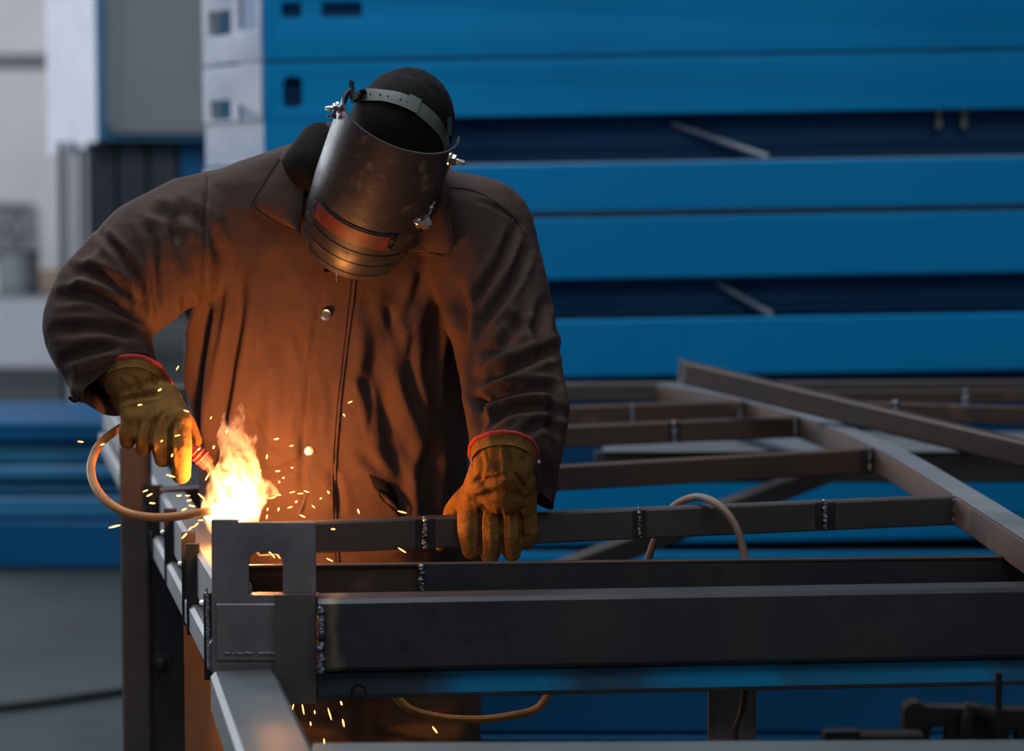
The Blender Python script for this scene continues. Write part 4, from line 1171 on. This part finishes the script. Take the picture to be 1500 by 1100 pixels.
def vol_mat(name, col, dens, scale, lo_, hi_, emit=None, estr=0, centre=None, rad=None, dist=1.2, stretch=(1, 1, 1)):
    m = bpy.data.materials.new(name); m.use_nodes = True; nt = m.node_tree; nt.nodes.clear()
    out = nt.nodes.new('ShaderNodeOutputMaterial'); pv_ = nt.nodes.new('ShaderNodeVolumePrincipled')
    pv_.inputs['Color'].default_value = (*col, 1); pv_.inputs['Anisotropy'].default_value = 0.0
    tc = nt.nodes.new('ShaderNodeTexCoord'); mp_ = nt.nodes.new('ShaderNodeMapping'); mp_.inputs['Scale'].default_value = stretch
    n_ = nt.nodes.new('ShaderNodeTexNoise'); n_.inputs['Scale'].default_value = scale; n_.inputs['Detail'].default_value = 5; n_.inputs['Distortion'].default_value = dist
    nt.links.new(tc.outputs['Object'], mp_.inputs[0]); nt.links.new(mp_.outputs[0], n_.inputs['Vector'])
    mr = nt.nodes.new('ShaderNodeMapRange'); mr.inputs[1].default_value = lo_; mr.inputs[2].default_value = hi_; mr.inputs[3].default_value = 0; mr.inputs[4].default_value = dens
    nt.links.new(n_.outputs['Fac'], mr.inputs[0])
    fac = mr.outputs[0]
    if centre is not None:
        sb = nt.nodes.new('ShaderNodeVectorMath'); sb.operation = 'DISTANCE'; sb.inputs[1].default_value = centre
        nt.links.new(tc.outputs['Object'], sb.inputs[0])
        m2 = nt.nodes.new('ShaderNodeMapRange'); m2.interpolation_type = 'SMOOTHSTEP'; m2.inputs[1].default_value = rad[0]; m2.inputs[2].default_value = rad[1]; m2.inputs[3].default_value = 1; m2.inputs[4].default_value = 0
        nt.links.new(sb.outputs['Value'], m2.inputs[0])
        mu = nt.nodes.new('ShaderNodeMath'); mu.operation = 'MULTIPLY'; nt.links.new(m2.outputs[0], mu.inputs[0]); nt.links.new(fac, mu.inputs[1])
        fac = mu.outputs[0]
    if emit:
        pv_.inputs['Density'].default_value = 0
        mu2 = nt.nodes.new('ShaderNodeMath'); mu2.operation = 'MULTIPLY'; mu2.inputs[1].default_value = estr; nt.links.new(fac, mu2.inputs[0])
        nt.links.new(mu2.outputs[0], pv_.inputs['Emission Strength']); pv_.inputs['Emission Color'].default_value = (*emit, 1)
    else:
        nt.links.new(fac, pv_.inputs['Density'])
    nt.links.new(pv_.outputs[0], out.inputs['Volume'])
    return m


SM = vol_mat('weld_smoke', (.96, .93, .90), 20, 34, .46, .62, dist=1.9, stretch=(1, 1, .7))
mb = MB()
D_ = 3.47
mb.chain([P(338, 748, D_), P(345, 715, D_), P(350, 690, D_), P(348, 660, D_), P(338, 640, D_), P(345, 618, D_), P(352, 603, D_), P(353, 590, D_)], [.046, .044, .034, .026, .022, .014, .008, .003], n=18)
mb.chain([P(350, 690, D_), P(366, 655, D_), P(372, 640, D_)], [.02, .012, .007], n=14); mb.chain([P(355, 735, D_), P(385, 715, D_), P(405, 722, D_)], [.034, .016, .006], n=14); mb.chain([P(338, 640, D_), P(330, 612, D_), P(336, 600, D_)], [.016, .008, .003], n=12)
sm = fused(mb, .003, 3)
tag(obj('smoke_plume', sm, SM, sharp=0), 'pale curling weld smoke rising from the arc', 'smoke', kind='stuff')
pc = P(344, 745, 3.45)
GM = vol_mat('hot_gas', (0, 0, 0), 1.0, 34, .30, .62, emit=(1.0, .50, .14), estr=5.5, centre=pc, rad=(.002, .052), dist=1.5)
mb = MB(); mb.ball(pc, .072, .05, .072, n=24, m=16); obj('hot_gas', mb, GM, AR, sharp=0)

# sparks: small glowing streaks, one object each
sk = MB(); sk.ball((0, 0, 0), 1, 1, 1, n=6, m=4); skm = sk.mesh('spark'); skm.materials.append(M['spark'])
zones = {
    'hand': ('of the orange sparks in front of the torch glove', [(260, 539, 8, 60), (234, 571, 7, 30), (205, 593, 8, 10), (273, 602, 9, -20), (260, 638, 9, 10), (237, 646, 5, 30), (250, 697, 15, -15), (252, 667, 6, 70)], 3.38),
    'left': ('of the orange sparks out over the side rail and cable', [(118, 647, 10, -5), (150, 651, 8, 20), (168, 771, 19, 12), (213, 719, 9, 20), (219, 725, 11, 25), (223, 737, 10, -8), (262, 726, 9, 5), (275, 726, 8, 0), (277, 733, 8, 10), (281, 741, 11, -10), (270, 746, 9, 25), (270, 785, 13, 45), (294, 762, 9, 5), (279, 774, 9, 40), (297, 808, 4, 0), (287, 769, 12, 40)], 3.30),
    'smoke': ('of the orange sparks glinting in the weld smoke', [(309, 612, 5, 60), (332, 632, 6, 60), (291, 658, 7, 40), (304, 698, 14, 60), (328, 696, 6, 30), (350, 676, 9, 80), (357, 677, 7, 60), (295, 727, 14, -40), (318, 718, 6, 10), (372, 698, 5, 30), (336, 668, 5, 50), (313, 655, 6, 60)], 3.40),
    'jacket': ('of the orange sparks against the lit jacket front', [(405, 643, 8, 10), (427, 653, 7, 10), (391, 669, 8, 80), (407, 690, 8, 5), (428, 685, 5, 10), (409, 706, 4, 80), (399, 729, 13, 15), (408, 725, 9, 5), (428, 721, 9, 15), (440, 723, 9, 5), (449, 720, 9, -20), (425, 743, 9, 15), (408, 746, 6, 80), (392, 746, 5, 80), (391, 757, 7, 80), (443, 756, 10, -20), (459, 742, 7, -40), (481, 721, 6, -60), (504, 608, 5, -60), (513, 589, 8, 25), (525, 749, 8, -70), (589, 750, 14, -15), (415, 700, 4, 20), (434, 735, 5, 40), (470, 730, 4, 30), (381, 690, 5, 60)], 3.50),
    'bar': ('of the orange sparks by the cross bar and plate slot', [(488, 775, 7, 0), (483, 820, 12, -25), (589, 806, 15, -30), (395, 806, 10, 80), (399, 813, 12, -50), (408, 815, 9, -50)], 3.40),
    'below': ('of the orange sparks dropping below the front beam', [(424, 1037, 9, 80), (429, 1036, 11, 75), (444, 1039, 17, -80), (461, 1043, 6, -85), (483, 1046, 20, -72), (503, 1059, 13, -78), (475, 1087, 12, -85), (637, 1069, 14, -55), (441, 1100, 8, 60), (455, 1060, 7, -80), (500, 1030, 7, -70)], 3.45),
}
for zn, (lb, pts, D) in zones.items():
    nth = ['highest', 'second highest', 'third highest', 'fourth highest', 'fifth highest', 'sixth highest', 'seventh highest', 'eighth highest', 'ninth highest', 'tenth highest', 'eleventh highest', 'twelfth highest', 'thirteenth highest']
    low = ['lowest'] + [w.replace('highest', 'lowest') for w in nth[1:]]
    order = sorted(range(len(pts)), key=lambda i: (pts[i][1], pts[i][0])); half = (len(pts) + 1) // 2
    for si, (px, py, ln, an) in enumerate(pts):
        rk = order.index(si)
        rank = nth[rk] if rk < half else low[len(pts) - 1 - rk]
        o = bpy.data.objects.new('spark', skm); C.objects.link(o)
        DD = D + random.uniform(-.02, .02); k = DD / F
        o.location = P(px, py, DD); o.rotation_euler = (0, -math.radians(an), random.uniform(-.3, .3))
        o.scale = (ln * k * .5, 1.25 * k * random.uniform(.8, 1.25), 1.25 * k * random.uniform(.8, 1.25))
        tag(o, rank + ' ' + lb, 'spark', 'welding sparks, ' + zn)
